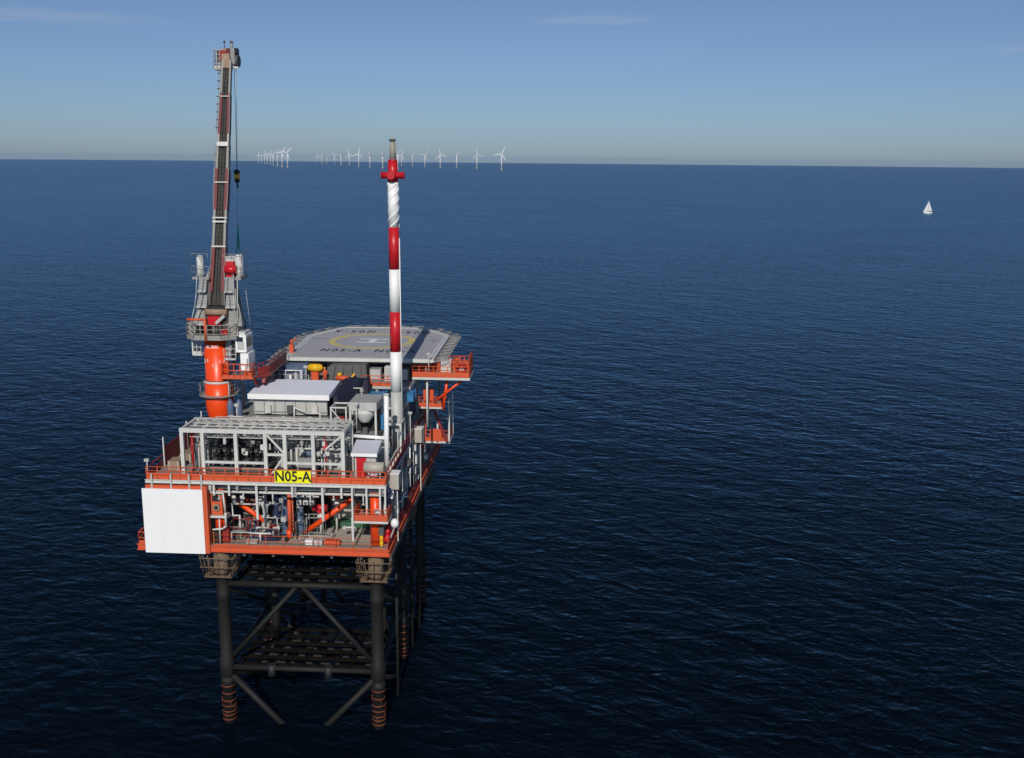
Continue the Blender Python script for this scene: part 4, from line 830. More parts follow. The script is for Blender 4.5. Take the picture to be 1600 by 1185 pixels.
b = MB(); b.tube((-33.2, 111.2, 33.5), (-29.6, 111.2, 33.5), .07, 'white', 6); b.build('pipe', t)
t = thing('life_raft', 'yellow life raft canister under the front edge of the helideck', 'life raft', (-28.3, 111.8, 32.2))
b = MB(); b.tube((-28.85, 111.8, 33.75), (-27.75, 111.8, 33.75), .45, 'yellow', 16); b.ball((-28.8, 111.8, 33.75), .42, 'yellow', 12, 6); b.ball((-27.8, 111.8, 33.75), .42, 'yellow', 12, 6); b.build('canister', t)
b = MB(); b.box(-28.7, -27.9, 111.5, 112.1, 32.22, 33.3, 'orange'); b.build('cradle', t)
t = thing('covered_load', 'dark grey tarpaulin covered load under the middle of the helideck', 'covered load', (-25.3, 112.8, 32.2))
b = MB(); b.hexa([(-27.7, 111.8, 32.22), (-22.4, 111.8, 32.22), (-22.4, 114.5, 32.22), (-27.7, 114.5, 32.22), (-26.7, 112.1, 34.0), (-22.6, 112.1, 34.1), (-22.6, 114.2, 34.1), (-26.7, 114.2, 34.0)], 'dark_grey')
for i in range(4): b.bar((-26.3 + i * 1.1, 111.72, 32.4), (-26.0 + i * .95, 112.0, 34.0), .06, .06, 'black')
b.build('cover', t)
t = thing('person', 'person in orange and yellow work suit standing beside the grey covered load', 'person', (-27.0, 110.9, 32.2))
def person(t, x, y, z, suit, helmet):
    me_ = bpy.data.meshes.new('body'); V = [(0, 0, .9), (0, 0, 1.15), (0, 0, 1.4), (0, 0, 1.52), (0, -.02, 1.66), (-.1, 0, .86), (-.11, -.02, .48), (-.12, 0, .07), (-.12, -.14, .04), (.1, 0, .86), (.12, .03, .48), (.14, .06, .07), (.14, -.08, .04), (-.2, 0, 1.38), (-.26, .02, 1.1), (-.24, -.12, .88), (.2, 0, 1.38), (.27, -.02, 1.12), (.2, -.2, 1.0)]
    E = [(0, 1), (1, 2), (2, 3), (3, 4), (0, 5), (5, 6), (6, 7), (7, 8), (0, 9), (9, 10), (10, 11), (11, 12), (2, 13), (13, 14), (14, 15), (2, 16), (16, 17), (17, 18)]
    RD = [.16, .155, .16, .065, .10, .1, .075, .055, .05, .1, .075, .055, .05, .07, .052, .042, .07, .052, .042]
    me_.from_pydata(V, E, []); o = bpy.data.objects.new('body', me_); COL.objects.link(o)
    md = o.modifiers.new('skin', 'SKIN'); 
    for i, sv_ in enumerate(me_.skin_vertices[0].data): sv_.radius = (RD[i], RD[i] * (.75 if i < 3 else 1)); sv_.use_root = (i == 0)
    o.modifiers.new('sub', 'SUBSURF').render_levels = 1; o.modifiers['sub'].levels = 1
    m2 = bpy.data.meshes.new_from_object(o.evaluated_get(bpy.context.evaluated_depsgraph_get())); bpy.data.objects.remove(o)
    m2.materials.clear(); m2.materials.append(M[suit]); m2.materials.append(M['beige'])
    for p in m2.polygons:
        p.use_smooth = True
        if p.center.z > 1.54: p.material_index = 1
    o = bpy.data.objects.new('body', m2); COL.objects.link(o); o.parent = t
    b = MB(); b.ball((x, y - .02, z + 1.72), .13, helmet, 10, 6, .75); b.build('helmet', t)
person(t, -27.0, 110.9, 32.2, 'orange', 'yellow')
t = thing('winch', 'orange and yellow winch in front of the grey covered load', 'winch', (-25.0, 111.2, 32.2))
b = MB(); b.tube((-25.8, 111.2, 32.75), (-24.4, 111.2, 32.75), .28, 'orange', 12); b.tube((-25.6, 111.2, 33.1), (-25.2, 111.2, 33.2), .2, 'yellow', 10); b.build('drum', t); b = MB(); b.box(-26, -24.1, 110.9, 111.5, 32.22, 32.5, 'black'); b.bar((-24.3, 111.2, 32.5), (-23.7, 111.2, 33.3), .2, .2, 'yellow'); b.build('frame', t)
for k, (x, y, h, w, m, lb) in enumerate(((-21.6, 112.5, 1.4, 1.3, 'mid_grey', 'grey cabinet under the helideck right of the covered load'), (-19.9, 112.2, 1.7, 1.2, 'light_grey', 'pale grey cabinet under the helideck just left of the vent stack'), (-16.4 - 1.9, 112.4, 1.5, 1.0, 'dark_grey', 'dark cabinet under the helideck right of the vent stack'))):
    t = thing('cabinet', lb, 'cabinet', (x, y, 32.2)); b = MB(); b.box(x - w / 2, x + w / 2, y, y + 1, 32.25, 32.2 + h, m); b.build('body', t); b = MB(); b.box(x - w / 2 + .1, x + w / 2 - .1, y - .04, y, 32.4, 32.1 + h, 'grey'); b.build('door', t)

# ------------------------------------------------------------------ process equipment of the lower bay
def vessel(x, y, z0, z1, r, m, label, grp=None, band=None):
    t = thing('vessel', label, 'vessel', (x, y, z0), grp)
    b = MB(); b.lathe(x, y, [(.05, z0 + .3), (r * .8, z0 + .42), (r, z0 + .65), (r, z1 - .35), (r * .8, z1 - .12), (.05, z1)], m, 16); b.build('shell', t)
    b = MB(); b.lathe(x, y, [(r * .85, z0), (r * .85, z0 + .5)], band or m, 14); b.build('skirt', t)
    for z in (z0 + (z1 - z0) * .35, z0 + (z1 - z0) * .7):
        b = MB(); b.ring(x, y, r - .01, r + .06, z, z + .08, 'mid_grey', 16); b.build('band', t)
        b = MB(); b.tube((x, y - r + .02, z + .3), (x, y - r - .25, z + .3), .09, 'light_grey', 8); b.build('nozzle', t)
vessel(-28.95, 96.8, 19.72, 24.2, .36, 'navy', 'tall dark navy vessel left of the orange post in the lower bay')
vessel(-28.0, 96.6, 19.72, 24.0, .42, 'slate', 'tall slate blue vessel just left of the orange post in the lower bay')
vessel(-26.35, 96.2, 19.72, 24.0, .33, 'slate', 'slim slate blue vessel just right of the orange post in the lower bay')
vessel(-32.6, 99.5, 19.72, 23.0, .6, 'dark_grey', 'squat dark vessel deep in the left of the lower bay')
vessel(-24.0, 101.8, 19.72, 24.6, .6, 'mid_grey', 'wide grey vessel deep behind the right orange brace')
vessel(-20.2, 101.6, 20.2, 23.6, .55, 'beige', 'beige vessel standing on the green skid in the lower bay')
t = thing('fire_post', 'orange flanged post standing in the middle of the lower bay', 'post', (-27.3, 95.6, 19.7))
b = MB(); b.tube((-27.3, 95.6, 19.72), (-27.25, 95.6, 24.6), .2, 'orange', 12); b.tube((-27.3, 95.3, 19.72), (-27.3, 95.3, 20.6), .26, 'crane_orange', 12); b.build('post', t)
b = MB()
for i in range(8): b.box(-27.0, -26.86, 95.5, 95.7, 20.6 + i * .45, 20.7 + i * .45, 'tan')
b.tube((-26.93, 95.6, 20.2), (-26.93, 95.6, 24.4), .08, 'orange', 8); b.build('ladder', t)
def skid(x0, x1, y0, y1, z, m, label, grp=None):
    t = thing('pump_skid', label, 'pump skid', ((x0 + x1) / 2, (y0 + y1) / 2, z), grp); w = x1 - x0
    b = MB(); b.box(x0, x1, y0, y1, z + .02, z + .3, m); b.build('base', t)
    b = MB(); ym = (y0 + y1) / 2; b.tube((x0 + .1 * w, ym, z + .62), (x0 + .5 * w, ym, z + .62), .3, m, 14); b.box(x0 + .12 * w, x0 + .45 * w, ym - .25, ym + .25, z + .3, z + .45, m); b.build('motor', t)
    b = MB(); b.tube((x0 + .58 * w, ym, z + .6), (x0 + .72 * w, ym, z + .6), .36, 'mid_grey', 14); b.path([(x0 + .66 * w, ym, z + .6), (x0 + .66 * w, ym, z + 1.15), (x0 + .95 * w, ym, z + 1.15)], .09, 'light_grey'); b.build('pump', t)
    return t
SG = 'pump skids on the lower deck floor'
skid(-31.5, -30.0, 94.5, 95.9, 19.66, 'navy', 'dark navy pump skid at the lower bay front, left of the white T pipe', SG)
skid(-29.8, -28.3, 94.5, 95.9, 19.66, 'navy', 'dark navy pump skid at the lower bay front, right of the white T pipe', SG)
skid(-33.4, -31.9, 96.3, 97.6, 19.7, 'dark_grey', 'dark grey pump skid behind the white pipe gate in the lower bay', SG)
skid(-25.9, -23.9, 98.7, 99.8, 19.72, 'black', 'black pump skid in the shade under the right orange brace', SG)
t = thing('pipe_riser', 'white T shaped pipe standing between two navy pump skids', 'pipe', (-29.9, 94.2, 19.66))
b = MB(); b.tube((-29.9, 94.2, 19.66), (-29.9, 94.2, 20.5), .1, 'light_grey', 8); b.tube((-31.0, 94.25, 20.55), (-28.8, 94.25, 20.55), .1, 'light_grey', 8); b.build('pipe', t)
t = thing('pipe_gate', 'white gate shaped pipe loop on the left of the lower bay floor', 'pipe', (-32.9, 95.2, 19.65))
b = MB(); b.path([(-33.6, 95.2, 19.65), (-33.6, 95.2, 22.0), (-32.2, 95.2, 22.0), (-32.2, 95.2, 19.65)], .09, 'light_grey'); b.tube((-33.6, 95.2, 20.8), (-32.2, 95.2, 20.8), .05, 'mid_grey', 6); b.build('pipe', t)
t = thing('valve_manifold', 'white block valve manifold high in the middle of the lower bay', 'manifold', (-25.6, 95.4, 23.2))
for i in range(3):
    for j in range(2):
        b = MB(); b.box(-26.4 + i * .65, -25.95 + i * .65, 95.2, 95.7, 23.3 + j * .7, 23.75 + j * .7, 'light_grey'); b.tube((-26.17 + i * .65, 95.2, 23.52 + j * .7), (-26.17 + i * .65, 95.02, 23.52 + j * .7), .12, 'dark_grey', 10); b.build('valve', t)
b = MB(); b.tube((-26.7, 95.45, 24.1), (-24.2, 95.45, 24.1), .1, 'light_grey', 8); b.tube((-25.1, 95.45, 24.1), (-25.1, 95.45, 25.9), .12, 'light_grey', 8); b.build('pipe', t)
def actuator(x, y, z, m, label):
    t = thing('valve_actuator', label, 'actuator', (x, y, z))
    b = MB(); b.tube((x - .7, y, z + .35), (x + .7, y, z + .35), .38, m, 14); b.box(x - .25, x + .25, y - .3, y + .3, z - .1, z + .7, m); b.build('cylinder', t)
    b = MB(); b.tube((x, y, z - .1), (x, y, 19.7), .12, 'light_grey', 8); b.tube((x - .3, y, z - .6), (x + .3, y, z - .6), .2, 'light_grey', 10); b.build('valve', t)
actuator(-24.4, 96.6, 22.2, 'red', 'red valve actuator just left of the right orange brace')
actuator(-23.0, 97.6, 23.3, 'red', 'small red actuator high behind the right orange brace')
actuator(-31.4, 97.4, 22.4, 'deep_red', 'dark red actuator beside the left orange brace')
t = thing('christmas_tree', 'grey flanged valve tree between left brace and navy vessel', 'valve tree', (-29.9, 95.5, 19.7))
b = MB(); b.lathe(-29.9, 96.2, [(.2, 21.0), (.2, 21.5), (.42, 21.55), (.42, 21.75), (.2, 21.8), (.3, 22.5), (.45, 22.9), (.45, 23.2), (.2, 23.3), (.2, 24.2)], 'grey', 14); b.build('stem', t); b = MB(); b.tube((-30.5, 96.2, 23.0), (-29.3, 96.2, 23.0), .2, 'light_grey', 10); b.build('side_valve', t); b = MB(); b.lathe(-29.9, 96.2, [(.55, 19.7), (.4, 21.0)], 'beige', 12); b.build('base', t)
b = MB()
for x, z in ((-33.1, 22.9), (-32.3, 22.9), (-31.3, 24.1), (-30.7, 22.4)): b.lathe(x, 96.4, [(.22, z), (.22, z + .8), (.1, z + .9)], 'light_grey', 10)
b.tube((-33.6, 96.4, 22.8), (-30.4, 96.4, 22.8), .08, 'light_grey', 8); b.tube((-31.9, 96.4, 24.0), (-30.2, 96.4, 24.0), .07, 'light_grey', 8); b.tube((-33.3, 96.4, 22.8), (-33.3, 96.4, 19.7), .08, 'light_grey', 8)
tag(b.build('filter_rack', loc=(-32, 96.4, 19.7)), 'rack of small pale filter bottles on pipes on the left of the lower bay', 'filters')
t = thing('reel_locker', 'orange locker with round grey reel beside the white wall panel', 'locker', (-34.0, 93.7, 22.6))
b = MB(); b.box(-34.45, -33.35, 93.6, 94.4, 22.6, 24.7, 'orange'); b.box(-34.3, -33.6, 93.55, 93.6, 24.0, 24.6, 'black'); b.build('body', t)
b = MB(); b.tube((-33.9, 93.6, 23.4), (-33.9, 93.4, 23.4), .36, 'tan', 16); b.tube((-33.9, 93.42, 23.4), (-33.9, 93.36, 23.4), .2, 'black', 12); b.build('reel', t)
b = MB(); b.box(-34.5, -33.0, 93.4, 94.4, 22.35, 22.55, 'light_grey'); b.build('shelf', t)
t = thing('pipe_loop', 'white pipe loop bending round the orange locker beside the wall panel', 'pipe', (-33.8, 93.3, 20.5))
b = MB(); b.path([(-34.3, 93.25, 25.9), (-34.3, 93.25, 25.0), (-33.1, 93.25, 24.95), (-32.95, 93.25, 23.0), (-32.95, 93.25, 21.6), (-33.3, 93.25, 21.3), (-34.3, 93.25, 21.2)], .1, 'light_grey'); b.tube((-33.9, 93.2, 25.9), (-33.9, 93.2, 25.1), .1, 'slate', 8); b.tube((-33.6, 93.25, 22.3), (-33.6, 93.25, 19.7), .07, 'light_grey', 6); b.build('pipe', t)
t = thing('fire_cabinet', 'dark red fire cabinet on the deck at the foot of the wall panel', 'cabinet', (-33.4, 94.0, 19.65))
b = MB(); b.box(-33.5, -32.9, 93.7, 94.3, 19.66, 21.3, 'deep_red'); b.build('body', t); b = MB(); b.box(-34.3, -33.7, 93.6, 94.2, 19.66, 20.9, 'black'); 
for i in range(5): b.box(-34.4, -34.3, 93.5, 93.6, 19.8 + i * .3, 19.9 + i * .3, 'yellow')
b.build('rack', t)
t = thing('pipe_header', 'long white pipe header with drops under the front edge of the upper deck', 'pipe', (-27, 93.5, 24.9))
b = MB(); b.tube((-34.4, 93.6, 25.0), (-17.4, 93.6, 25.05), .13, 'light_grey', 10); b.tube((-34.0, 93.9, 25.4), (-17.6, 93.9, 25.45), .08, 'grey', 8); b.build('header', t)
for x, z1 in ((-33.6, 24.2), (-31.2, 24.3), (-28.3, 23.9), (-24.6, 24.2), (-22.3, 24.4), (-19.4, 24.0)):
    b = MB(); b.tube((x, 93.6, 25.0), (x, 93.6, z1), .07, 'light_grey', 8); b.lathe(x, 93.6, [(.16, z1), (.16, z1 + .15)], 'grey', 8); b.build('drop', t)
t = thing('cable_tray', 'grey cable trays hung beneath the upper deck over the lower bay', 'cable tray', (-27, 95.5, 25.0))
for y, z in ((95, 24.95), (96.4, 25.0), (98.2, 24.9)):
    b = MB(); b.box(-34.5, -17.6, y, y + .6, z, z + .06, 'mid_grey'); b.box(-34.5, -17.6, y - .03, y, z, z + .2, 'grey'); b.build('tray', t)
t = thing('small_pipework', 'tangle of thin grey and pale pipes and fittings on the lower bay floor', 'pipework', (-28, 96.5, 19.7))
for i in range(46):
    x, y = random.uniform(-33.6, -25.2), random.uniform(94.3, 99); z0 = random.choice((19.95, 20.2, 20.5, 20.9, 21.6)); L_ = random.uniform(.5, 2.0) * random.choice((-1, 1)); b = MB()
    b.path([(x, y, 19.66), (x, y, z0), (x + L_, y + .02, z0 + .01), (x + L_, y + .3, 19.66)], random.uniform(.035, .085), random.choice(('grey', 'light_grey', 'mid_grey', 'dark_grey', 'dark_grey', 'tan', 'deep_red', 'slate')), 6); b.build('pipe', t)
for i in range(26):
    x, y = random.uniform(-33.6, -25.5), random.uniform(94.4, 97.5); b = MB(); w = random.uniform(.12, .3); z = random.choice((19.66, 19.66, 20.6, 21.8, 22.8, 23.6)); b.box(x - w, x + w, y - .15, y + .15, z, z + random.uniform(.2, .5), random.choice(('black', 'dark_grey', 'grey', 'light_grey', 'navy', 'mid_grey'))); b.build('fitting', t)
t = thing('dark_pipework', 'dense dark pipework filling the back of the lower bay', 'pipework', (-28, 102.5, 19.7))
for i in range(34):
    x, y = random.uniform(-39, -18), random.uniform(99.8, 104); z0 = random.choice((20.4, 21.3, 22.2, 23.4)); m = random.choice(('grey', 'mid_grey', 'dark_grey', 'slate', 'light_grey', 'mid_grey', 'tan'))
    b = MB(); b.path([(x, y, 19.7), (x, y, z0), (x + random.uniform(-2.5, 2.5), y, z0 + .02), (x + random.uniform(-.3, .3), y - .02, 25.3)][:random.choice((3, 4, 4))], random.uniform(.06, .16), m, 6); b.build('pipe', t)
for lb, x0, x1, y0, z1, m in (('low grey railed barrier on the beige floor of the lower bay', -26.0, -22.9, 94.4, 20.25, 'grey'),):
    t = thing('barrier', lb, 'barrier', ((x0 + x1) / 2, y0, 19.7)); b = MB(); b.rail([(x0, y0, 19.7), (x1, y0, 19.7), (x1, y0 + 1.5, 19.7)], m, h=.7, toe=.1, r=.04, step=1.2); b.build('rail', t)
t = thing('valve_post', 'white valve post standing on the beige lower deck floor', 'valve', (-20.9, 95.4, 19.7))
b = MB(); b.tube((-20.9, 95.4, 19.7), (-20.9, 95.4, 21.9), .13, 'light_grey', 8); b.tube((-21.7, 95.4, 21.0), (-20.6, 95.4, 21.0), .1, 'light_grey', 8); b.build('pipe', t); b = MB(); b.tube((-21.7, 95.2, 21.0), (-21.7, 95.6, 21.0), .18, 'grey', 10); b.build('valve', t)
for i, (x, y, w, d, h, m, lb, nm) in enumerate((
    (-24.9, 93.9, .7, .5, .45, 'white', 'small white box on the lower deck edge below the yellow sign', 'box'),
    (-24.0, 93.9, .8, .5, .4, 'light_grey', 'pale grey box on the lower deck edge right of the white one', 'box'),
    (-22.6, 93.9, 1.5, .5, .45, 'orange', 'flat orange crate on the front edge of the lower deck', 'crate'),
    (-30.6, 93.8, 1.1, .5, .3, 'beige', 'flat beige plate box on the lower deck edge below the navy skids', 'box'),
    (-18.0, 97.4, .9, .9, 1.9, 'grey', 'grey locker behind the right orange column of the lower bay', 'locker'),
    (-22.6, 100.3, 2.2, .6, 2.0, 'beige', 'large beige box behind the green skid in the lower bay', 'box'))):
    t = thing(nm, lb, nm, (x, y, 19.7)); b = MB(); b.box(x - w / 2, x + w / 2, y - d / 2, y + d / 2, 19.72 if i < 5 else 20.22, (19.72 if i < 5 else 20.22) + h, m); b.build('body', t)
    z = (19.72 if i < 5 else 20.22) + h; b = MB(); b.box(x - w / 2 - .03, x + w / 2 + .03, y - d / 2 - .03, y + d / 2 + .03, z, z + .05, m); b.build('lid', t)
t = thing('hose_rack', 'red hose and valves at the right front corner of the lower deck', 'hose rack', (-17.3, 95.0, 19.7))
b = MB(); b.tube((-17.3, 94.2, 20.2), (-17.2, 96.4, 20.9), .32, 'red', 12); b.tube((-17.25, 94.4, 20.9), (-17.2, 96.8, 21.8), .2, 'red', 10); b.build('hose', t); b = MB(); b.box(-17.9, -17.6, 93.8, 94.3, 19.7, 20.9, 'yellow'); b.box(-18.0, -17.5, 93.7, 94.4, 20.9, 21.7, 'dark_grey'); b.build('valve', t)
t = thing('life_buoy', 'white life buoy canister hung outside the lower right railing', 'life buoy', (-16.5, 94.2, 21.6))
b = MB(); b.ball((-16.5, 94.4, 21.95), .42, 'white', 14, 8, 1.15); b.build('canister', t); b = MB(); b.bar((-16.5, 94.4, 21.6), (-16.95, 94.4, 20.4), .1, .1, 'grey'); b.build('bracket', t)
t = thing('side_equipment', 'dark navy and grey pipe columns along the right side between the decks', 'equipment', (-17.6, 104, 19.7))
for i in range(26):
    y = 95.5 + i * 1.0; m = ('navy', 'mid_grey', 'light_grey', 'dark_grey', 'grey')[i * 7 % 5]; b = MB(); r_ = .12 + .12 * (i * 3 % 4) / 3
    xx = -17.9 + .5 * (i % 3 == 0); b.tube((xx, y, 19.7), (xx, y, 22.5 + (i * 5 % 4) * .9), r_, m, 8); b.build('column', t)
b = MB(); b.ball((-17.2, 94.2, 25.3), .5, 'navy', 12, 6, .9); b.path([(-17.2, 94.2, 25.3), (-17.1, 94.3, 24.0), (-17.15, 94.4, 23.2)], .25, 'navy', 10); b.build('navy_bend', t)
t = thing('side_pipework', 'pale pipes and small boxes hung outside along the right side between the decks', 'pipework', (-17, 106, 22))
for i in range(40):
    y = random.uniform(94.5, 122); z = random.uniform(20.6, 25.2); m = random.choice(('light_grey', 'grey', 'mid_grey', 'light_grey', 'dark_grey', 'white')); b = MB()
    if i % 3 == 0: b.box(-17.2, -16.75, y, y + random.uniform(.3, .9), z, z + random.uniform(.3, 1.0), m); b.build('box', t)
    elif i % 3 == 1: b.tube((-17.0, y, z - random.uniform(.5, 2)), (-17.0, y, 25.9), random.uniform(.05, .11), m, 6); b.build('pipe', t)
    else: b.path([(-17.05, y, z), (-17.05, y + random.uniform(1, 4), z), (-17.05, y + 4.2, z + random.uniform(-1.2, .6))], random.uniform(.05, .1), m, 6); b.build('pipe', t)
# left walkway of the upper deck
t = thing('windbreak', 'brown red windbreak panels along the left edge of the upper deck', 'windbreak', (-40.2, 100, 26.3))
for i in range(5):
    y = 97.6 + i * 2.1; b = MB(); b.box(-40.42, -40.36, y, y + 2.0, 26.5, 28.3, 'deep_red'); b.build('panel', t)
for y in (97.4, 103.8, 108.3):
    b = MB(); b.bar((-40.4, y, 26.3), (-40.4, y, 29.3), .12, .12, 'light_grey'); b.build('post', t)
for k, (x, y, lb) in enumerate(((-38.8, 96.5, 'tan crate nearest the front on the left upper deck walkway'), (-38.6, 99.2, 'tan crate farther back on the left upper deck walkway'))):
    t = thing('crate', lb, 'crate', (x, y, 26.3)); b = MB(); b.box(x - .6, x + .6, y - .8, y + .8, 26.35, 27.3, 'tan'); b.build('body', t); b = MB()
    for dx in (-.5, .4): b.box(x + dx, x + dx + .1, y - .84, y - .8, 26.35, 27.3, 'grey')
    b.build('batten', t)
b = MB()
LG = 'floodlight posts on the deck edges'
def floodlight(x, y, z, h, label, parent_group=LG):
    t = thing('floodlight', label, 'floodlight', (x, y, z), parent_group)
    b = MB(); b.tube((x, y, z), (x, y, z + h), .05, 'light_grey', 6); b.build('post', t); b = MB(); b.box(x - .22, x + .22, y - .15, y + .15, z + h, z + h + .25, 'grey'); b.build('lamp', t)
for x, y, z, h, lb in ((-40.45, 93.3, 26.3, 1.7, 'floodlight post at the left front corner of the upper deck'), (-21.0, 98.9, 30.1, 2.6, 'floodlight post between the pump cage and the cooler'), (-33.2, 98.9, 30.1, 2.2, 'floodlight post in front of the left end of the white-roofed building'), (-17.3, 101.6, 26.3, 3.0, 'floodlight post on the right upper railing beside the cooler'), (-16.9, 107.5, 26.3, 3.4, 'floodlight post on the right upper railing near the vent stack'), (-15.6, 113.2, 32.6, 2.6, 'floodlight post at the left end of the orange side walkway'), (-28.9, 110.0, 32.2, 1.9, 'floodlight post beside the yellow life raft')):
    floodlight(x, y, z, h, lb)
for x, y, w, d, h, m, nm, lb in ((-19.4, 100.6 + 3.6, 1.2, 1.0, 1.6, 'light_grey', 'cabinet', 'pale cabinet on the upper deck in front of the vent base frame'), (-18.6, 99.6, .9, .8, 2.4, 'mid_grey', 'cabinet', 'grey cabinet on the upper deck right of the cooler legs'), (-20.7, 98.6, 1.0, .6, 1.8, 'slate', 'cabinet', 'slate cabinet under the arm of the white stand pipe'), (-18.4, 110.5, 1.0, 1.0, 3.6, 'grey', 'cabinet', 'tall grey cabinet on the deck right behind the vent stack')):
    t = thing(nm, lb, nm, (x, y, 26.3)); b = MB(); b.box(x - w / 2, x + w / 2, y, y + d, 26.35, 26.3 + h, m); b.build('body', t); b = MB(); b.box(x - w / 2 + .08, x + w / 2 - .08, y - .04, y, 26.5, 26.2 + h, 'light_grey'); b.build('door', t)
t = thing('deck_pipework', 'grey pipework and green floor trays along the right edge of the upper deck', 'pipework', (-18.5, 103, 26.3))
for i in range(14):
    y = 98 + i * 1.1; x = -18.9 + (i * 7 % 5) * .28; b = MB(); b.path([(x, y, 26.3), (x, y, 27.2 + .3 * (i % 4)), (x - .9, y + .3, 27.2 + .3 * (i % 4)), (x - .9, y + .3, 26.3)], .06 + .02 * (i % 3), ('light_grey', 'grey', 'mid_grey')[i % 3], 6); b.build('pipe', t)
b = MB(); b.box(-19.3, -18.0, 96.6, 99.2, 26.29, 26.36, 'green'); b.box(-18.8, -17.9, 100.5, 103, 26.29, 26.35, 'green'); b.build('tray', t)

# ------------------------------------------------------------------ wind farm on the horizon
def make_turbine(loc, label, phase, yaw, s):
    t = thing('wind_turbine', label, 'wind turbine', loc, 'wind turbines on the horizon'); x, y, z = loc
    b = MB(); b.lathe(x, y, [(4.2, z + 12), (3.5, z + 50), (2.7, z + 78)], 'turbine_white', 16); b.build('tower', t)
    b = MB(); b.lathe(x, y, [(3.8, z - 3), (3.8, z + 12)], 'hazed_yellow', 16); b.ring(x, y, 3.6, 5.5, z + 12, z + 12.8, 'hazed_yellow', 16); b.build('transition_piece', t)
    b = MB(); b.hexa([(x - 2.2, y - 3, z + 78), (x + 2.2, y - 3, z + 78), (x + 2.2, y + 9, z + 78), (x - 2.2, y + 9, z + 78), (x - 2, y - 3, z + 82), (x + 2, y - 3, z + 82), (x + 1.8, y + 8.5, z + 82.5), (x - 1.8, y + 8.5, z + 82.5)], 'turbine_white'); nac = b.build('nacelle', t)
    b = MB(); c = Vector((x, y - 4.5, z + 80)); b.tube(c + Vector((0, 1.8, 0)), c - Vector((0, 1.6, 0)), 2.0, 'turbine_white', 12, r2=.9); hub = b.build('hub', t)
    for k in range(3):
        a = phase + k * 2 * math.pi / 3; d = Vector((math.sin(a), 0, math.cos(a))); n = Vector((math.cos(a), 0, -math.sin(a))); Y = Vector((0, 1, 0)); b = MB()
        st = [(1.2, 1.3, 1.0), (7, 2.9, .8), (16, 2.3, .5), (28, 1.7, .3), (40, .8, .12)]
        for (r0, w0, t0), (r1, w1, t1) in zip(st, st[1:]): b.hexa([c + d * r0 - n * w0 - Y * t0, c + d * r0 + n * w0 - Y * t0, c + d * r0 + n * w0 + Y * t0, c + d * r0 - n * w0 + Y * t0, c + d * r1 - n * w1 - Y * t1, c + d * r1 + n * w1 - Y * t1, c + d * r1 + n * w1 + Y * t1, c + d * r1 - n * w1 + Y * t1], 'turbine_white')
        b.build('blade', hub)
    t.rotation_euler = (0, 0, yaw); return t
TL = [(-3166, 10485), (-2955, 9881), (-2621, 8854), (-2476, 8437), (-2236, 7703), (-2128, 7395), (-1868, 6589), (-1607, 5758), (-1488, 5435)]
TM = [(-2870, 11742), (-2438, 10372), (-2266, 9439), (-2245, 9867), (-1701, 7685), (-1656, 7765), (-1319, 6462), (-1185, 6131), (-1004, 5554), (-832, 5007), (-1231, 7580), (-1118, 7358), (-948, 6777), (-772, 6174), (-676, 6188), (-526, 5861), (-340, 5148)]
ORD = ['first', 'second', 'third', 'fourth', 'fifth', 'sixth', 'seventh', 'eighth', 'ninth', 'tenth', 'eleventh', 'twelfth', 'thirteenth', 'fourteenth', 'fifteenth', 'sixteenth', 'seventeenth']
LBL = {}
TMX = sorted(TM, key=lambda p: p[0] / p[1])
PH = {(-340, 5148): .45, (-526, 5861): -.15, (-676, 6188): 1.05, (-772, 6174): -.2, (-948, 6777): .6, (-1488, 5435): .75, (-1004, 5554): 0., (-1185, 6131): .05, (-1319, 6462): .2}
YW = {(-340, 5148): .2, (-1488, 5435): .1, (-1004, 5554): 1.2, (-1185, 6131): 1.1, (-1701, 7685): 1.5, (-526, 5861): .6}
for i, (x, y) in enumerate(TL):
    lb = 'wind turbine, %s from the left in the tight cluster beside the crane boom' % ORD[i] if i < 8 else 'large wind turbine at the right end of the cluster beside the crane boom'
    make_turbine((x, y, sea_z(x, y)), lb, PH.get((x, y), random.uniform(0, 2.1)), YW.get((x, y), random.uniform(.1, 1.0)), 1)
for i, (x, y) in enumerate(TMX):
    if (x, y) == (-340, 5148): lb = 'largest wind turbine, standing alone at the right end of the long row'
    else: lb = 'wind turbine, %s from the left in the long row behind the vent stack' % ORD[i]
    make_turbine((x, y, sea_z(x, y)), lb, PH.get((x, y), random.uniform(0, 2.1)), YW.get((x, y), random.uniform(.1, 1.0)), 1)

# ------------------------------------------------------------------ sailing boat and far ship
bx, by = 406.9, 1202.4
SB = thing('sailing_boat', 'small white sailing boat with two sails up on open sea at the right', 'sailing boat', (bx, by, 0))
b = MB(); hull = [(-6.2, 0, .1), (-5.0, .1, 1.3), (0, 0, 1.7), (4.0, 0, 1.5), (5.0, 0, 1.0)]
n0 = len(b.v); prof_ = [(-6.3, .15), (-3, 1.2), (0, 1.75), (3, 1.6), (5.2, 1.0)]
low = [(bx + x * .86, by - w * .6, -.3) for x, w in prof_] + [(bx + x * .86, by + w * .6, -.3) for x, w in prof_[::-1]]
hi = [(bx + x, by - w, 1.5 + .035 * (x - 1) ** 2 * (.5 if x > 0 else .6)) for x, w in prof_] + [(bx + x, by + w, 1.5 + .035 * (x - 1) ** 2 * (.5 if x > 0 else .6)) for x, w in prof_[::-1]]
b.v += low + hi; nn = 10
for i in range(nn): b.face([i, (i + 1) % nn, nn + (i + 1) % nn, nn + i], 'white', True)
b.face([nn + i for i in range(nn)], 'beige'); b.face(list(range(nn))[::-1], 'navy'); b.build('hull', SB)
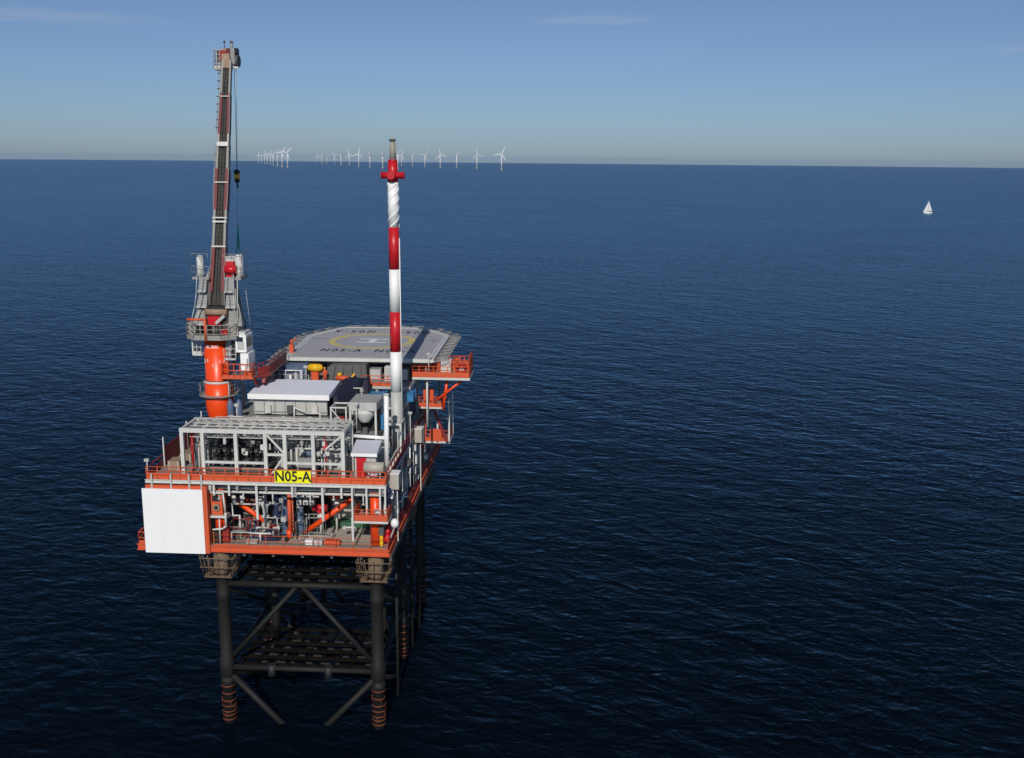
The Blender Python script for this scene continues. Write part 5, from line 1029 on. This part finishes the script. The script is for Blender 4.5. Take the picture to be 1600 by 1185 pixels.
b = MB(); b.prism([(bx - 2.5, by - .8), (bx + 1.5, by - .9), (bx + 1.5, by + .9), (bx - 2.5, by + .8)], 1.5, 2.2, 'white'); b.build('cabin', SB)
b = MB(); b.tube((bx - .4, by, 1.5), (bx - .4, by, 16.2), .11, 'light_grey', 8); b.tube((bx - .4, by, 2.9), (bx + 4.6, by - .7, 2.8), .09, 'light_grey', 6); b.build('mast', SB)
def sail(name, P, bul):
    b = MB(); A, B, C_ = map(Vector, P); n = 8; off = Vector((0, bul, 0)); rows = []
    for i in range(n + 1):
        u = i / n; row = []
        for j in range(n + 1):
            v = j / n; p = (A + (C_ - A) * u) * (1 - v) + (B + (C_ - B) * u) * v; p = p + off * math.sin(math.pi * v) * (1 - u) * (1 - abs(.35 - u)); row.append(p)
        rows.append(row)
    k = len(b.v)
    for d in (0, .03):
        for row in rows: b.v += [tuple(p + Vector((0, d, 0))) for p in row]
    N = n + 1
    for i in range(n):
        for j in range(n):
            q = [k + i * N + j, k + i * N + j + 1, k + (i + 1) * N + j + 1, k + (i + 1) * N + j]; b.face(q, 'sail', True); b.face([e + N * N for e in q][::-1], 'sail', True)
    b.build(name, SB)
sail('mainsail', ((bx - .25, by - .05, 3.1), (bx + 4.5, by - .7, 3.0), (bx - .25, by, 15.9)), -.7)
SB.scale = (.9, .9, .9)
sail('jib', ((bx - .9, by - .6, 2.6), (bx - 6.0, by, 2.3), (bx - .5, by, 14.8)), -.6)
sx_, sy_ = 8060.0, 15900.0; sz = sea_z(sx_, sy_)
FS = thing('cargo_ship', 'long pale ship lying low on the horizon at the far right', 'ship', (sx_, sy_, sz))
b = MB(); b.prism([(sx_ - 175, sy_), (sx_ - 160, sy_ - 18), (sx_ + 165, sy_ - 18), (sx_ + 170, sy_), (sx_ + 165, sy_ + 18), (sx_ - 160, sy_ + 18)], sz - 1, sz + 16, 'turbine_white'); b.build('hull', FS)
b = MB(); b.box(sx_ + 120, sx_ + 155, sy_ - 14, sy_ + 14, sz + 16, sz + 36, 'turbine_white'); b.build('bridge', FS)
b = MB()
for i in range(5): b.box(sx_ - 140 + i * 50, sx_ - 100 + i * 50, sy_ - 15, sy_ + 15, sz + 16, sz + 24, 'light_grey')
b.build('cargo', FS)

# ------------------------------------------------------------------ sea air
HZ = 33200.0
me = bpy.data.meshes.new('haze'); zb, zt = sea_z(33000, 0) - 1.0, 84.0
me.from_pydata([(sx * HZ, sy * HZ, z) for z in (zb, zt) for sx, sy in ((-1, -1), (1, -1), (1, 1), (-1, 1))], [], [(3, 2, 1, 0), (4, 5, 6, 7), (0, 1, 5, 4), (1, 2, 6, 5), (2, 3, 7, 6), (3, 0, 4, 7)])
hz = bpy.data.objects.new('haze', me); COL.objects.link(hz); hz['kind'] = 'stuff'
tag(hz, 'thin pale sea haze that fades the horizon and the wind farm', 'haze')
hm = bpy.data.materials.new('haze_air'); hm.use_nodes = True; nt = hm.node_tree; nt.nodes.clear()
ov = nt.nodes.new('ShaderNodeOutputMaterial'); pv = nt.nodes.new('ShaderNodeVolumePrincipled')
pv.inputs['Color'].default_value = (.45, .68, 1.0, 1); pv.inputs['Density'].default_value = 1.2e-5; pv.inputs['Anisotropy'].default_value = 0.0
nt.links.new(pv.outputs[0], ov.inputs['Volume']); me.materials.append(hm)
